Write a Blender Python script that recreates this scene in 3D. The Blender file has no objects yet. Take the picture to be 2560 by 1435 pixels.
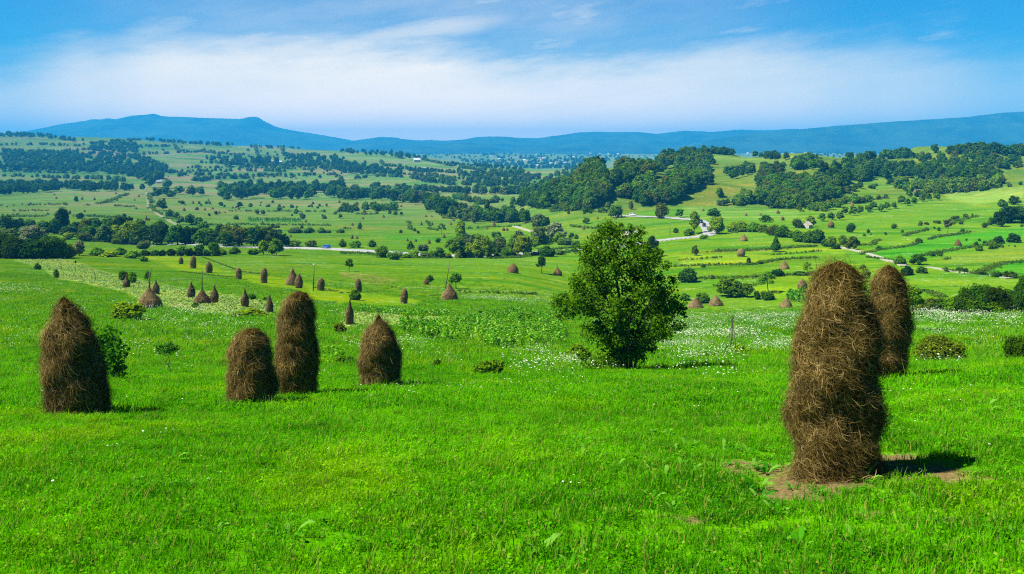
import bpy, math, random
import numpy as np
from mathutils import Vector
rad = math.radians
scene = bpy.context.scene
COL = scene.collection
rng = np.random.default_rng(7)
random.seed(7)

# ------------------------------------------------------------------ camera model (photo px: 2560 x 1435, level camera with vertical shift)
F = 2217.0; CX = 1280.0; HOR = 390.0; PW = 2560.0; PH = 1435.0
SUN_EL, SUN_AZ = 54.0, 0.0
SUN_DIR = Vector((-0.965, -0.26, 0)).normalized()     # horizontal direction towards the sun: left and slightly behind

cam_d = bpy.data.cameras.new('camera'); cam = bpy.data.objects.new('camera', cam_d); COL.objects.link(cam)
cam.location = (0, 0, 0); cam.rotation_euler = (rad(90), 0, 0)
cam_d.sensor_width = 36; cam_d.lens = 36*F/PW
cam_d.shift_y = -(PH/2-HOR)/PW
cam_d.clip_start = 0.1; cam_d.clip_end = 40000
scene.camera = cam

# ------------------------------------------------------------------ noise + mesh helpers
def _hash(ix, iy, iz, seed):
    h = (ix*374761393 + iy*668265263 + iz*2147483647 + seed*1274126177) & 0xFFFFFFFF
    h = ((h ^ (h >> 13))*1274126177) & 0xFFFFFFFF
    h = (h ^ (h >> 16)) & 0xFFFFFFFF
    return h.astype(np.float64)/4294967295.0*2-1
def vnoise(P, seed=0):
    P = np.asarray(P, float)
    if P.shape[-1] == 2: P = np.concatenate([P, np.zeros(P.shape[:-1]+(1,))], -1)
    i = np.floor(P).astype(np.int64); f = P-i; f = f*f*(3-2*f)
    out = 0
    for dx in (0,1):
        wx = f[...,0] if dx else 1-f[...,0]
        for dy in (0,1):
            wy = f[...,1] if dy else 1-f[...,1]
            for dz in (0,1):
                wz = f[...,2] if dz else 1-f[...,2]
                out = out + wx*wy*wz*_hash(i[...,0]+dx, i[...,1]+dy, i[...,2]+dz, seed)
    return out
def fbm(P, seed=0, octs=3):
    P = np.asarray(P, float); o = 0; a = 1.0; s = 0
    for k in range(octs):
        o = o + a*vnoise(P*(2.03**k), seed+k*17); s += a; a *= .5
    return o/s

def mesh_np(name, V, loops, sizes, smooth=False, mat_idx=None, attrs=None):
    V = np.ascontiguousarray(V, np.float32); loops = np.ascontiguousarray(loops, np.int32).ravel(); sizes = np.ascontiguousarray(sizes, np.int32)
    m = bpy.data.meshes.new(name)
    m.vertices.add(len(V)); m.vertices.foreach_set('co', V.ravel())
    m.loops.add(len(loops)); m.loops.foreach_set('vertex_index', loops)
    m.polygons.add(len(sizes))
    st = np.zeros(len(sizes), np.int32); st[1:] = np.cumsum(sizes)[:-1]
    m.polygons.foreach_set('loop_start', st)
    if mat_idx is not None: m.polygons.foreach_set('material_index', np.ascontiguousarray(mat_idx, np.int32))
    m.update(calc_edges=True)
    m.polygons.foreach_set('use_smooth', np.full(len(sizes), bool(smooth)) if np.isscalar(smooth) else smooth)
    for k, (typ, arr) in (attrs or {}).items():
        a = m.attributes.new(k, typ, 'POINT')
        arr = np.ascontiguousarray(arr, np.float32)
        a.data.foreach_set('color' if typ == 'FLOAT_COLOR' else ('vector' if typ == 'FLOAT_VECTOR' else 'value'), arr.ravel())
    m.validate()
    return m
class MB:
    """collects vertices and polygons for one mesh"""
    def __init__(s): s.v = []; s.l = []; s.s = []; s.mi = []; s.sm = []; s.n = 0
    def add(s, V, polys, mi=0, smooth=False):
        V = np.asarray(V, float)
        for p in polys:
            s.l.extend([int(i)+s.n for i in p]); s.s.append(len(p)); s.mi.append(mi); s.sm.append(smooth)
        s.v.append(V); s.n += len(V)
    def box(s, c, d, mi=0, R=None):
        x, y, z = [q/2 for q in d]
        V = np.array([(-x,-y,-z),(x,-y,-z),(x,y,-z),(-x,y,-z),(-x,-y,z),(x,-y,z),(x,y,z),(-x,y,z)])
        if R is not None: V = V @ np.asarray(R).T
        s.add(V+np.asarray(c), [(0,3,2,1),(4,5,6,7),(0,1,5,4),(1,2,6,5),(2,3,7,6),(3,0,4,7)], mi)
    def tube(s, pts, rads, n=6, mi=0, cap=True):
        pts = [np.asarray(p, float) for p in pts]; k = len(pts); V = []
        for i in range(k):
            t = pts[min(i+1,k-1)]-pts[max(i-1,0)]; t = t/(np.linalg.norm(t)+1e-9)
            a = np.cross(t, (0.31,0.9,0.1)) if abs(t[1]) < .9 else np.cross(t, (1,0,0)); a /= np.linalg.norm(a); b = np.cross(t, a)
            for j in range(n):
                q = 2*math.pi*j/n; V.append(pts[i]+rads[i]*(a*math.cos(q)+b*math.sin(q)))
        P = [(i*n+j, i*n+(j+1)%n, (i+1)*n+(j+1)%n, (i+1)*n+j) for i in range(k-1) for j in range(n)]
        if cap: P += [tuple(range(n-1,-1,-1)), tuple((k-1)*n+j for j in range(n))]
        s.add(V, P, mi, True)
    def mesh(s, name):
        return mesh_np(name, np.concatenate(s.v), s.l, s.s, np.array(s.sm), s.mi)
def link(name, me, mats=(), parent=None, loc=None, **props):
    if me is not None:
        if mats and not len(me.materials):
            for m in mats: me.materials.append(m)
    o = bpy.data.objects.new(name, me); COL.objects.link(o)
    if parent is not None: o.parent = parent
    if loc is not None: o.location = loc
    for k, v in props.items():
        if v: o[k] = v
    return o
def thing(name, label, cat, loc=(0,0,0), group=None, rz=0, scale=None):
    o = link(name, None, loc=loc, label=label, category=cat, group=group)
    o.empty_display_size = .2; o.rotation_euler = (0,0,rz)
    if scale is not None: o.scale = scale
    return o

# ------------------------------------------------------------------ node helpers
def new_mat(name):
    m = bpy.data.materials.new(name); m.use_nodes = True; m.node_tree.nodes.clear()
    return m, m.node_tree
def N(nt, t, ins=None, **props):
    n = nt.nodes.new(t)
    for k, v in props.items(): setattr(n, k, v)
    for k, v in (ins or {}).items():
        s = n.inputs[k]
        if isinstance(v, bpy.types.NodeSocket): nt.links.new(v, s)
        else: s.default_value = v
    return n
def math_n(nt, op, a, b=0.0, c=0.0, clamp=False):
    return N(nt, 'ShaderNodeMath', {0:a, 1:b, 2:c}, operation=op, use_clamp=clamp).outputs[0]
def mix_c(nt, f, a, b, blend='MIX'):
    n = nt.nodes.new('ShaderNodeMix'); n.data_type = 'RGBA'; n.blend_type = blend
    for k, v in ((0,f),(6,a),(7,b)):
        if isinstance(v, bpy.types.NodeSocket): nt.links.new(v, n.inputs[k])
        else: n.inputs[k].default_value = v if k == 0 else (tuple(v)+(1,))[:4]
    return n.outputs[2]
def smooth_n(nt, v, lo, hi, a=0.0, b=1.0):
    n = N(nt, 'ShaderNodeMapRange', {0:v, 1:lo, 2:hi, 3:a, 4:b}, interpolation_type='SMOOTHSTEP'); return n.outputs[0]
def noise_n(nt, vec, scale, detail=3.0, rough=.55, out=0):
    return N(nt, 'ShaderNodeTexNoise', {'Vector':vec, 'Scale':scale, 'Detail':detail, 'Roughness':rough}).outputs[out]
def attr_n(nt, name, out='Fac', typ='GEOMETRY'):
    return N(nt, 'ShaderNodeAttribute', attribute_name=name, attribute_type=typ).outputs[out]
def out_n(nt, sh, vol=None):
    o = nt.nodes.new('ShaderNodeOutputMaterial')
    if sh is not None: nt.links.new(sh, o.inputs['Surface'])
    if vol is not None: nt.links.new(vol, o.inputs['Volume'])
def diff_trans(nt, col, tcol, f, normal=None):
    d = N(nt, 'ShaderNodeBsdfDiffuse', {'Color':col}); t = N(nt, 'ShaderNodeBsdfTranslucent', {'Color':tcol})
    return N(nt, 'ShaderNodeMixShader', {0:f, 1:d.outputs[0], 2:t.outputs[0]}).outputs[0]

def simple_mat(name, col, rough=.8, var=.25, scale=8.0, metal=0.0, coat=0.0):
    m, nt = new_mat(name)
    geo = N(nt, 'ShaderNodeTexCoord').outputs['Object']
    n = noise_n(nt, geo, scale, 4)
    c = mix_c(nt, smooth_n(nt, n, .3, .7), tuple(q*(1-var) for q in col), tuple(min(1, q*(1+var)) for q in col))
    p = N(nt, 'ShaderNodeBsdfPrincipled', {'Base Color':c, 'Roughness':rough, 'Metallic':metal, 'Coat Weight':coat})
    out_n(nt, p.outputs[0]); return m
# ------------------------------------------------------------------ terrain: z over (photo column u, forward distance Y)
NEAR = [(0.5,-1.7-.19*.5),(8,-1.7-.19*8),(20,-1.7-.19*20),(33,-1.7-.19*33)]
def rz(Y, row): return -(row-HOR)/F*Y
def prof(lst, near=NEAR): return near+[(Y, rz(Y,r)) for Y, r in lst]
COLS = {
 0:    prof([(50,842),(70,792),(95,750),(130,708),(180,664),(235,637),(300,612),(420,575),(600,538),(800,500),(1000,484),(1200,470),(1600,425),(2000,385),(2400,350),(2750,333),(3200,350),(6500,396),(15500,392)]),
 320:  prof([(50,850),(70,800),(95,766),(130,718),(180,672),(240,640),(310,622),(420,582),(600,535),(800,500),(1000,482),(1200,470),(1600,430),(2000,395),(2400,362),(2750,347),(3200,360),(6500,396),(15500,392)]),
 640:  prof([(50,855),(70,803),(95,768),(130,722),(180,680),(250,646),(330,620),(420,597),(600,555),(800,515),(1000,494),(1300,470),(1700,430),(2200,392),(2700,364),(3200,372),(6500,396),(15500,392)]),
 960:  prof([(50,865),(70,818),(95,778),(130,742),(180,688),(250,648),(320,626),(420,600),(600,553),(800,512),(1000,494),(1300,467),(1700,430),(2200,385),(2450,378),(2800,395),(3300,420),(6000,383),(6800,392),(15500,392)]),
 1280: prof([(46,880),(62,835),(80,803),(100,776),(130,748),(170,706),(210,675),(250,650),(300,635),(400,603),(530,562),(700,527),(900,490),(1200,460),(1600,435),(2000,418),(2200,432),(2700,428),(6000,383),(6600,390),(15500,392)]),
 1400: prof([(46,884),(62,845),(80,815),(105,785),(135,760),(175,728),(215,695),(255,660),(300,640),(400,600),(500,560),(580,525),(640,492),(690,468),(740,476),(900,485),(1300,455),(1900,428),(2700,428),(6000,384),(6600,390),(15500,392)]),
 1500: prof([(40,915),(50,884),(65,852),(85,824),(110,797),(140,775),(180,752),(215,712),(255,672),(300,642),(400,598),(480,550),(545,524),(600,486),(650,452),(690,436),(740,452),(1000,450),(1400,440),(2000,430),(2700,428),(6000,384),(6600,390),(15500,392)]),
 1600: prof([(40,916),(50,884),(65,854),(85,826),(110,803),(140,785),(180,768),(205,735),(240,692),(280,652),(320,622),(380,592),(430,567),(480,546),(545,522),(600,490),(650,456),(700,424),(760,398),(810,390),(900,405),(1300,435),(2700,428),(6000,384),(6600,390),(15500,392)]),
 1740: prof([(40,905),(50,876),(65,850),(85,825),(110,802),(140,785),(178,769),(200,730),(232,678),(270,642),(320,603),(380,572),(440,547),(500,530),(560,518),(620,490),(700,447),(780,408),(850,385),(930,392),(1200,425),(1800,430),(2700,425),(6000,384),(6600,390),(15500,392)]),
 1920: prof([(36,910),(46,880),(60,850),(80,823),(110,797),(145,778),(178,765),(200,724),(232,674),(270,640),(320,602),(390,562),(460,538),(540,522),(600,492),(680,456),(770,424),(860,396),(920,392),(1050,402),(1500,424),(2700,412),(5700,383),(6600,390),(15500,392)]),
 2240: prof([(36,925),(45,882),(57,836),(70,806),(82,785),(110,790),(165,742),(195,704),(230,664),(280,628),(320,598),(380,566),(440,538),(490,508),(560,480),(640,452),(720,430),(800,410),(870,396),(940,387),(1050,398),(1400,420),(2700,405),(5700,383),(6600,390),(15500,392)], [(0.5,-1.75),(8,-1.7-.18*8),(20,-1.7-.166*20),(28,-1.7-.176*28)]),
 2560: prof([(36,915),(45,874),(57,830),(70,800),(84,780),(110,786),(165,735),(195,700),(230,660),(280,622),(330,588),(400,552),(470,515),(540,485),(620,458),(700,436),(800,410),(900,390),(980,381),(1100,395),(1500,420),(2700,405),(5700,383),(6600,390),(15500,392)], [(0.5,-1.75),(8,-1.7-.175*8),(20,-1.7-.16*20),(28,-1.7-.17*28)]),
}
U = np.arange(-420, 2981, 3.0)
NY = 800
LY = np.linspace(math.log(0.9), math.log(15400), NY)
YY = np.exp(LY)
def gsm(A, sig, axis):
    n = int(3*sig)+1; k = np.exp(-.5*(np.arange(-n,n+1)/sig)**2); k /= k.sum()
    pad = [(0,0)]*A.ndim; pad[axis] = (n,n)
    B = np.pad(A, pad, mode='edge')
    return np.apply_along_axis(lambda v: np.convolve(v, k, 'valid'), axis, B)
_cu = sorted(COLS); _tab = []
for c in _cu:
    Ys, Zs = zip(*COLS[c]); _tab.append(np.interp(YY, Ys, Zs))
_tab = np.array(_tab)
Z = np.empty((len(U), NY))
for j in range(NY): Z[:, j] = np.interp(U, _cu, _tab[:, j])
Z = gsm(Z, 12, 0); Z = gsm(Z, 3.0, 1)
XX = (U[:,None]-CX)/F*YY[None,:]; YG = np.broadcast_to(YY[None,:], XX.shape)
P2 = np.stack([XX, YG], -1)
def sstep(x, a, b):
    t = np.clip((x-a)/(b-a), 0, 1); return t*t*(3-2*t)
# real bumps: hummocks in the meadow, rolls in the fields, knolls far off
Z += .045*fbm(P2*1.1, 1, 3)*(1-sstep(YG, 60, 140)) + .12*fbm(P2*.25, 2, 2)*sstep(YG, 9, 25)*(1-sstep(YG, 200, 400))
Z += .8*fbm(P2*.035, 3, 3)*sstep(YG, 120, 300) + (8.0*fbm(P2*np.array((.0055,.004)), 4, 3)+2.5*fbm(P2*.012, 14, 3))*sstep(YG, 800, 1700)*(1-.5*sstep(YG,5000,6000))
UG0 = np.broadcast_to(U[:,None], XX.shape)
hillm = sstep(UG0, 1350, 1480)*sstep(YG, 520, 600)*(1-sstep(YG, 900, 1200))
Z += hillm*(17*fbm(P2*np.array((.0145,.005)), 71, 2)+2.2*fbm(P2*.035, 72, 3)) + .9*fbm(P2*.02, 73, 3)*sstep(YG,150,300)*(1-sstep(YG,520,700))
ROW = HOR - Z/YG*F
def zat(x, y):
    u = CX+x/max(y,.5)*F; a = (u-U[0])/3.0; b = (math.log(max(y,.95))-LY[0])/(LY[1]-LY[0])
    a = min(max(a,0),len(U)-1.001); b = min(max(b,0),NY-1.001); i, j = int(a), int(b); s, t = a-i, b-j
    return (Z[i,j]*(1-s)+Z[i+1,j]*s)*(1-t)+(Z[i,j+1]*(1-s)+Z[i+1,j+1]*s)*t
def place(u, row, ymin=3.0):
    """ground point seen at photo pixel (u,row): first hit from near to far"""
    i = int(round((u-U[0])/3.0)); i = min(max(i,0),len(U)-1); r = ROW[i]
    j0 = int(np.searchsorted(YY, ymin)); k = np.nonzero(r[j0:] <= row)[0]
    if not len(k): return None
    j = j0+k[0]
    if j == 0: y = YY[0]
    else:
        a, b = r[j-1], r[j]; t = 0 if a <= b else (a-row)/(a-b); y = math.exp(LY[j-1]+min(max(t,0),1)*(LY[1]-LY[0]))
    x = (u-CX)/F*y
    return Vector((x, y, zat(x, y)))

# ---- polygons of differently coloured ground, traced over the fields
S = 860/2560.0
def z1(p): return [(x*S, 280+y*S) for x, y in p]
def z2(p): return [(850+x*S, 280+y*S) for x, y in p]
def z3(p): return [(1700+x*S, 280+y*S) for x, y in p]
def z4(p): return [(x*S, 700+y*S) for x, y in p]
def z5(p): return [(850+x*S, 620+y*S) for x, y in p]
def z6(p): return [(1700+x*S, 600+y*S) for x, y in p]
def poly_mask(poly, X, Yv):
    inside = np.zeros(X.shape, bool); n = len(poly)
    for i in range(n):
        x1, y1 = poly[i]; x2, y2 = poly[(i+1)%n]
        if y1 == y2: continue
        c = ((y1 > Yv) != (y2 > Yv)) & (X < (x2-x1)*(Yv-y1)/(y2-y1)+x1)
        inside ^= c
    return inside
runmin = np.minimum.accumulate(ROW, 1)
VIS = ROW <= runmin+1.5
UG = np.broadcast_to(U[:,None], ROW.shape)
WOB = 2.2*fbm(np.stack([UG/30, LY[None,:]*40+0*UG], -1), 9, 2)
def region(poly, soft=1.0):
    m = (poly_mask(poly, UG+WOB*1.5, ROW+WOB*.5) & VIS).astype(float)
    if soft: m = gsm(gsm(m, soft, 0), soft, 1)
    return m
base_near = np.array((.075,.27,.002)); base_mid = np.array((.078,.205,.004)); base_far = np.array((.100,.190,.035))
w1 = sstep(YG, 35, 150)[...,None]; w2 = sstep(YG, 350, 900)[...,None]
TINT = (base_near*(1-w1)+base_mid*w1)*(1-w2)+base_far*w2
FLOW = np.zeros(ROW.shape); PATCH = sstep(YG, 480, 800)*(.6+.4*sstep(YG,700,1200)); ROWS = np.zeros(ROW.shape)
right_wood = sstep(UG, 1380, 1480)*sstep(YG, 480, 560)*(1-sstep(YG,1100,1500))
PATCH *= 1-.9*right_wood
TINT = TINT*(1-right_wood[...,None])+np.array((.085,.165,.012))*right_wood[...,None]
PLAT = sstep(YG, 2400, 3100)*sstep(UG, 700, 1000)          # the far plateau: mostly woodland
TINT = TINT*(1-PLAT[...,None])+np.array((.018,.05,.016))*PLAT[...,None]
LIME=(.140,.275,.003); PALE=(.19,.34,.055); VIVID=(.035,.21,.004); OLIVE=(.125,.185,.018); TAN=(.23,.215,.075); DARK=(.035,.10,.006); LIGHT=(.11,.25,.035); SOIL=(.20,.135,.065)
FIELDS = [
 (z1([(1060,1070),(1400,1072),(1500,1130),(1700,1190),(2100,1235),(2560,1330),(2560,1429),(2300,1400),(2230,1330),(1900,1275),(1700,1225),(1350,1185)]), LIME, .85),
 (z5([(0,300),(200,340),(420,360),(600,390),(560,430),(330,430),(0,400)]), LIME, .6),
 (z1([(100,1095),(430,1085),(560,1110),(700,1165),(900,1215),(1300,1300),(1700,1360),(2050,1429),(2050,1500),(1500,1500),(1020,1400),(950,1345),(650,1285),(400,1235),(330,1170),(150,1115)]), PALE, .9),
 (z4([(1100,150),(1400,110),(1750,120),(2060,190),(2060,260),(1700,260),(1450,190),(1200,190)]), PALE, .85),
 (z5([(0,470),(250,480),(800,520),(930,540),(600,585),(380,580),(250,590),(0,600)]), PALE, .9),
 (z5([(60,430),(300,440),(700,480),(950,495),(900,520),(500,500),(100,470)]), DARK, .55),
 (z3([(0,1062),(1000,1008),(1200,1030),(1250,1060),(800,1100),(150,1150),(0,1150)]), LIME, .95),
 (z3([(0,1098),(600,1063),(1100,1030),(1100,1037),(600,1072),(0,1108)]), OLIVE, .9),
 (z3([(0,1046),(600,1015),(1020,990),(1030,1003),(600,1036),(0,1062)]), DARK, .75),
 (z3([(150,1150),(800,1103),(1250,1062),(1260,1075),(800,1125),(150,1168)]), DARK, .55),
 (z3([(60,1232),(540,1218),(990,1195),(990,1212),(540,1236),(60,1250)]), DARK, .5),
 (z3([(555,1290),(970,1300),(970,1380),(560,1372)]), LIME, .9),
 (z3([(1350,1060),(1600,1010),(1900,930),(2300,880),(2560,860),(2560,930),(2300,985),(1850,1072),(1600,1092),(1500,1090)]), VIVID, .85),
 (z3([(2150,1180),(2560,1110),(2560,1195),(2250,1205)]), VIVID, .85),
 (z3([(1900,1085),(2560,985),(2560,1085),(2200,1150),(1950,1140)]), OLIVE, .45),
 (z3([(0,700),(500,715),(900,745),(860,800),(500,800),(0,790)]), LIGHT, .7),
 (z3([(80,690),(270,560),(540,520),(580,570),(480,680),(350,700)]), OLIVE, .9),
 (z3([(660,520),(860,420),(980,470),(700,520)]), OLIVE, .9),
 (z3([(1270,590),(1340,510),(1600,495),(1590,560),(1350,620)]), (.10,.21,.012), .9),
 (z3([(1960,610),(2150,580),(2560,560),(2560,640),(2200,690),(2000,650)]), PALE, .6),
 (z3([(230,310),(800,365),(700,385),(250,370)]), LIGHT, .8), (z3([(1120,375),(1900,340),(2180,295),(2190,310),(1700,400),(1500,420),(1130,400)]), OLIVE, .7),
 (z3([(820,325),(1000,345),(1000,370),(810,365)]), PALE, .8),
 (z1([(0,620),(500,590),(1080,600),(1120,730),(1000,780),(0,770)]), (.095,.22,.035), .85),
 (z1([(760,690),(900,600),(960,610),(820,700)]), VIVID, .35),
 (z1([(1100,610),(1150,700),(1300,800),(1700,850),(2560,850),(2560,680),(1800,680),(1600,650)]), (.11,.235,.03), .6),
 (z1([(1800,790),(2230,805),(2230,822),(1850,818)]), VIVID, .8),
 (z1([(1420,515),(1580,500),(1640,560),(1450,560)]), LIME, .7), (z1([(1570,500),(1750,520),(1650,550)]), LIGHT, .7),
 (z1([(0,205),(300,210),(640,225),(560,270),(0,275)]), TAN, .7), (z1([(1000,205),(1180,205),(1050,245)]), TAN, .7),
 (z1([(1300,250),(1560,240),(1500,300),(1290,300)]), TAN, .65), (z1([(1750,260),(1900,255),(1900,330),(1780,330)]), TAN, .65),
 (z1([(1100,500),(1100,420),(1360,420),(1370,445),(1250,460)]), TAN, .5),
 (z1([(700,480),(1090,500),(1000,515),(700,495)]), TAN, .45), (z1([(0,450),(600,460),(600,500),(0,490)]), (.12,.21,.035), .8),
 (z2([(50,320),(330,350),(300,372),(80,365)]), TAN, .6), (z2([(300,370),(560,380),(590,410),(330,405)]), LIGHT, .8),
 (z2([(620,540),(870,560),(880,575),(640,575)]), TAN, .6), (z2([(870,450),(1250,455),(1250,475),(880,470)]), TAN, .45),
 (z2([(1050,650),(1240,650),(1120,690)]), TAN, .4), (z2([(840,610),(1250,640),(1240,655),(1050,655),(850,640)]), OLIVE, .5),
 (z2([(330,920),(720,930),(1000,935),(1000,965),(330,945)]), VIVID, .7),
 (z2([(0,850),(500,868),(500,876),(0,868)]), (.16,.16,.05), .5),
 (z2([(1100,850),(1380,845),(1400,890),(1100,880)]), LIME, .6), (z2([(1700,850),(2300,900),(1900,960),(1700,930)]), (.12,.22,.02), .5),
 (z2([(1560,1010),(1800,970),(1810,1005),(1600,1020)]), LIME, .7),
 (z2([(2150,760),(2560,700),(2560,750),(2150,775)]), VIVID, .6), (z2([(1850,735),(2050,650),(2060,720),(1900,740)]), LIGHT, .8),
 (z2([(0,1190),(250,1210),(450,1250),(300,1290),(0,1230)]), (.19,.17,.05), .45),
 (z4([(0,350),(1000,330),(1700,420),(1650,620),(900,660),(300,640),(0,560)]), (.105,.235,.006), .6),
 (z4([(0,20),(700,60),(1000,200),(900,250),(300,250),(0,200)]), (.095,.215,.006), .6),
]
for poly, col, a in FIELDS:
    m = region(poly)[...,None]*a
    TINT = TINT*(1-m)+np.array(col)*m
FLOWERS = [
 (z1([(1500,1070),(2100,1060),(2100,1180),(1850,1210),(1600,1160)]), .55), (z1([(1700,1190),(2500,1250),(2560,1320),(2100,1230)]), .5),
 (z1([(2100,1080),(2300,1080),(2500,1120),(2400,1150),(2150,1130)]), .6), (z2([(0,1190),(180,1200),(160,1240),(0,1230)]), .6),
 (z2([(450,1100),(800,1085),(1250,1080),(1700,1090),(1720,1180),(1300,1160),(700,1190),(450,1160)]), .5), (z2([(0,1260),(120,1270),(300,1290),(700,1290),(1500,1330),(1600,1320),(1600,1360),(1000,1350),(500,1330),(0,1290)]), .85),
 (z5([(850,300),(1300,320),(1600,330),(1590,420),(1200,400),(850,370)]), .6), (z5([(500,280),(850,285),(850,310),(500,340)]), .6), (z5([(900,170),(1700,200),(1700,300),(1000,290)]), .35),
 (z5([(1250,890),(1650,860),(2050,900),(2050,950),(1600,960),(1250,950)]), .75), (z5([(1150,760),(1600,790),(1900,810),(1850,860),(1600,860),(1300,800)]), .8),
 (z5([(2380,720),(2560,700),(2560,820),(2350,830)]), 1.0), (z5([(2250,520),(2560,540),(2560,620),(2300,640)]), .35),
 (z6([(0,700),(400,690),(850,760),(840,840),(400,830),(0,880)]), 1.0), (z6([(0,860),(300,840),(500,860),(300,940),(0,960)]), .5), (z6([(50,310),(350,420),(560,440),(900,480),(800,545),(400,540),(100,400)]), .55), (z6([(0,540),(900,560),(850,700),(400,660),(0,690)]), .32),
 (z6([(1700,550),(2560,540),(2560,660),(2150,740),(1750,700)]), .6), (z6([(2180,760),(2420,750),(2420,850),(2200,870)]), .75), (z6([(1870,880),(2100,880),(2100,950),(1900,960)]), .3),
 (z6([(1650,250),(2300,220),(2560,280),(2560,330),(1900,380),(1700,300)]), .5), (z6([(2000,100),(2500,90),(2400,150),(1950,190)]), .55),
 (z3([(260,895),(620,885),(1000,990),(700,1010),(300,960)]), .5), (z3([(1050,900),(1700,860),(1700,900),(1200,930)]), .5), (z3([(1300,780),(2200,730),(2100,770),(1300,820)]), .4), (z3([(1350,740),(1800,700),(1800,730),(1400,760)]), .3), (z3([(1970,620),(2560,570),(2560,630),(2200,680)]), .35), (z3([(380,740),(860,770),(860,780),(380,760)]), .7), (z3([(1300,900),(1900,830),(1900,860),(1350,930)]), .45),
 (z1([(1250,665),(1450,680),(1330,695)]), .5), (z1([(1500,620),(1620,640),(1540,650)]), .5), (z1([(1850,740),(2500,720),(2400,760),(1900,770)]), .35), (z1([(650,985),(1600,1000),(1600,1030),(650,1035)]), .45), (z1([(2050,900),(2560,895),(2560,930),(2050,950)]), .35),
 (z2([(950,840),(1130,860),(1100,890),(940,880)]), .3), (z2([(1850,750),(2560,770),(2400,830),(2000,870),(1850,800)]), .35), (z2([(1850,740),(2000,690),(2080,700),(1900,745)]), .7),
 (z4([(30,330),(340,330),(340,620),(30,560)]), .08), (z4([(800,200),(1700,200),(2050,280),(2050,420),(1650,620),(900,640),(900,400)]), .10), (z4([(0,30),(300,30),(330,120),(0,110)]), .3), (z4([(900,150),(1200,220),(1500,230),(1000,250)]), .4),
 (z5([(0,650),(450,650),(830,780),(1000,830),(700,850),(100,780)]), .3), (z5([(0,1060),(600,980),(1200,960),(2000,960),(2560,900),(2560,1080),(1500,1130),(500,1150),(0,1180)]), .20),
 (z4([(950,1130),(1650,1120),(1700,1260),(1000,1300)]), .20), (z4([(0,1310),(300,1300),(300,1380),(0,1370)]), .12), (z6([(0,900),(800,880),(800,1200),(0,1200)]), .10), (z6([(1600,1080),(2560,900),(2560,1300),(1600,1300)]), .06), (z4([(300,1250),(2560,900),(2560,1429),(300,1429)]), .03),
]
for poly, a in FLOWERS:
    FLOW = np.maximum(FLOW, region(poly, 2.2)*a)
# bare trodden soil beside the big front haystack
_e = place(2085, 1200); _sx, _sy = XX-_e.x, YG-_e.y-.4
SOILM = np.exp(-(((_sx-.35)/1.45)**2+((_sy)/1.15)**2)**1.1)*(.85+.75*fbm(P2*1.6, 31, 3))
for (qx, qy, w, a) in ((1870,1165,.55,.8),(2420,1205,.5,.6),(1705,1300,.28,.8),(2370,1370,.3,.6),(1470,1240,.25,.8),(2470,1190,.3,.7),(1960,1280,.4,.6),(2000,1225,.7,.8),(1090,1275,.25,.5),(2250,1290,.7,.5)):
    q = place(qx, qy); SOILM = np.maximum(SOILM, a*np.exp(-(((XX-q.x)/w)**2+((YG-q.y)/(w*.8))**2))*(.7+.7*fbm(P2*3, 33, 2)))
for _ in range(70):
    q = place(random.uniform(0,2560), random.uniform(1000,1430)); w = random.uniform(.08,.3)
    if q is not None: SOILM = np.maximum(SOILM, random.uniform(.15,.42)*np.exp(-(((XX-q.x)/w)**2+((YG-q.y)/(w*.8))**2))*(.7+.7*fbm(P2*3, 33, 2)))
SOILM = np.clip(SOILM*1.4, 0, 1)

# ---- the ground sheet: the view wedge plus a ring of columns closing it behind the camera
az0 = math.atan((U[0]-CX)/F); az1 = math.atan((U[-1]-CX)/F)
azs = np.linspace(az1, az0+2*math.pi, 42)[1:-1]
Vx = np.stack([XX, YG, Z], -1)
ring = []
for a in azs:
    t = (a-az1)/(az0+2*math.pi-az1)
    zr, zl = Z[-1], Z[0]; zz = zr*(1-t)+zl*t
    r = YY/math.cos(az0)
    back = -1.7+np.minimum(.10*r, 14); q = math.sin(math.pi*t)**2
    zz = zz*(1-q)+back*q
    ring.append(np.stack([r*math.sin(a), r*math.cos(a), zz], -1))
allV = np.concatenate([Vx, np.array(ring)], 0); nc = allV.shape[0]
V = np.concatenate([allV.reshape(-1,3), [[0,0,-1.75]]])
ii, jj = np.meshgrid(np.arange(nc), np.arange(NY-1), indexing='ij'); i2 = (ii+1)%nc
quads = np.stack([ii*NY+jj, i2*NY+jj, i2*NY+jj+1, ii*NY+jj+1], -1).reshape(-1,4)
tris = np.stack([np.full(nc, len(V)-1), ((np.arange(nc)+1)%nc)*NY, np.arange(nc)*NY], -1)
def ext(A, fill):
    A = A.reshape(len(U)*NY, -1); E = np.full((len(V)-len(A), A.shape[1]), 0.0)+np.asarray(fill); return np.concatenate([A, E])
_wa = sstep(YY,35,150)[:,None]; _wb = sstep(YY,350,900)[:,None]; _edge = (base_near*(1-_wa)+base_mid*_wa)*(1-_wb)+base_far*_wb
tint4 = np.concatenate([np.concatenate([TINT.reshape(-1,3), np.tile(_edge*(.62+.38*_wa), (len(azs),1)), base_near[None]]), np.ones((len(V),1))], 1)
me = mesh_np('ground', V, np.concatenate([quads.ravel(), tris.ravel()]), np.concatenate([np.full(len(quads),4), np.full(len(tris),3)]), True, None,
   {'tint':('FLOAT_COLOR', tint4), 'flower':('FLOAT', ext(FLOW,0)), 'patch':('FLOAT', ext(PATCH,0)), 'soil':('FLOAT', ext(SOILM,0)), 'plateau':('FLOAT', ext(PLAT,0))})
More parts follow.
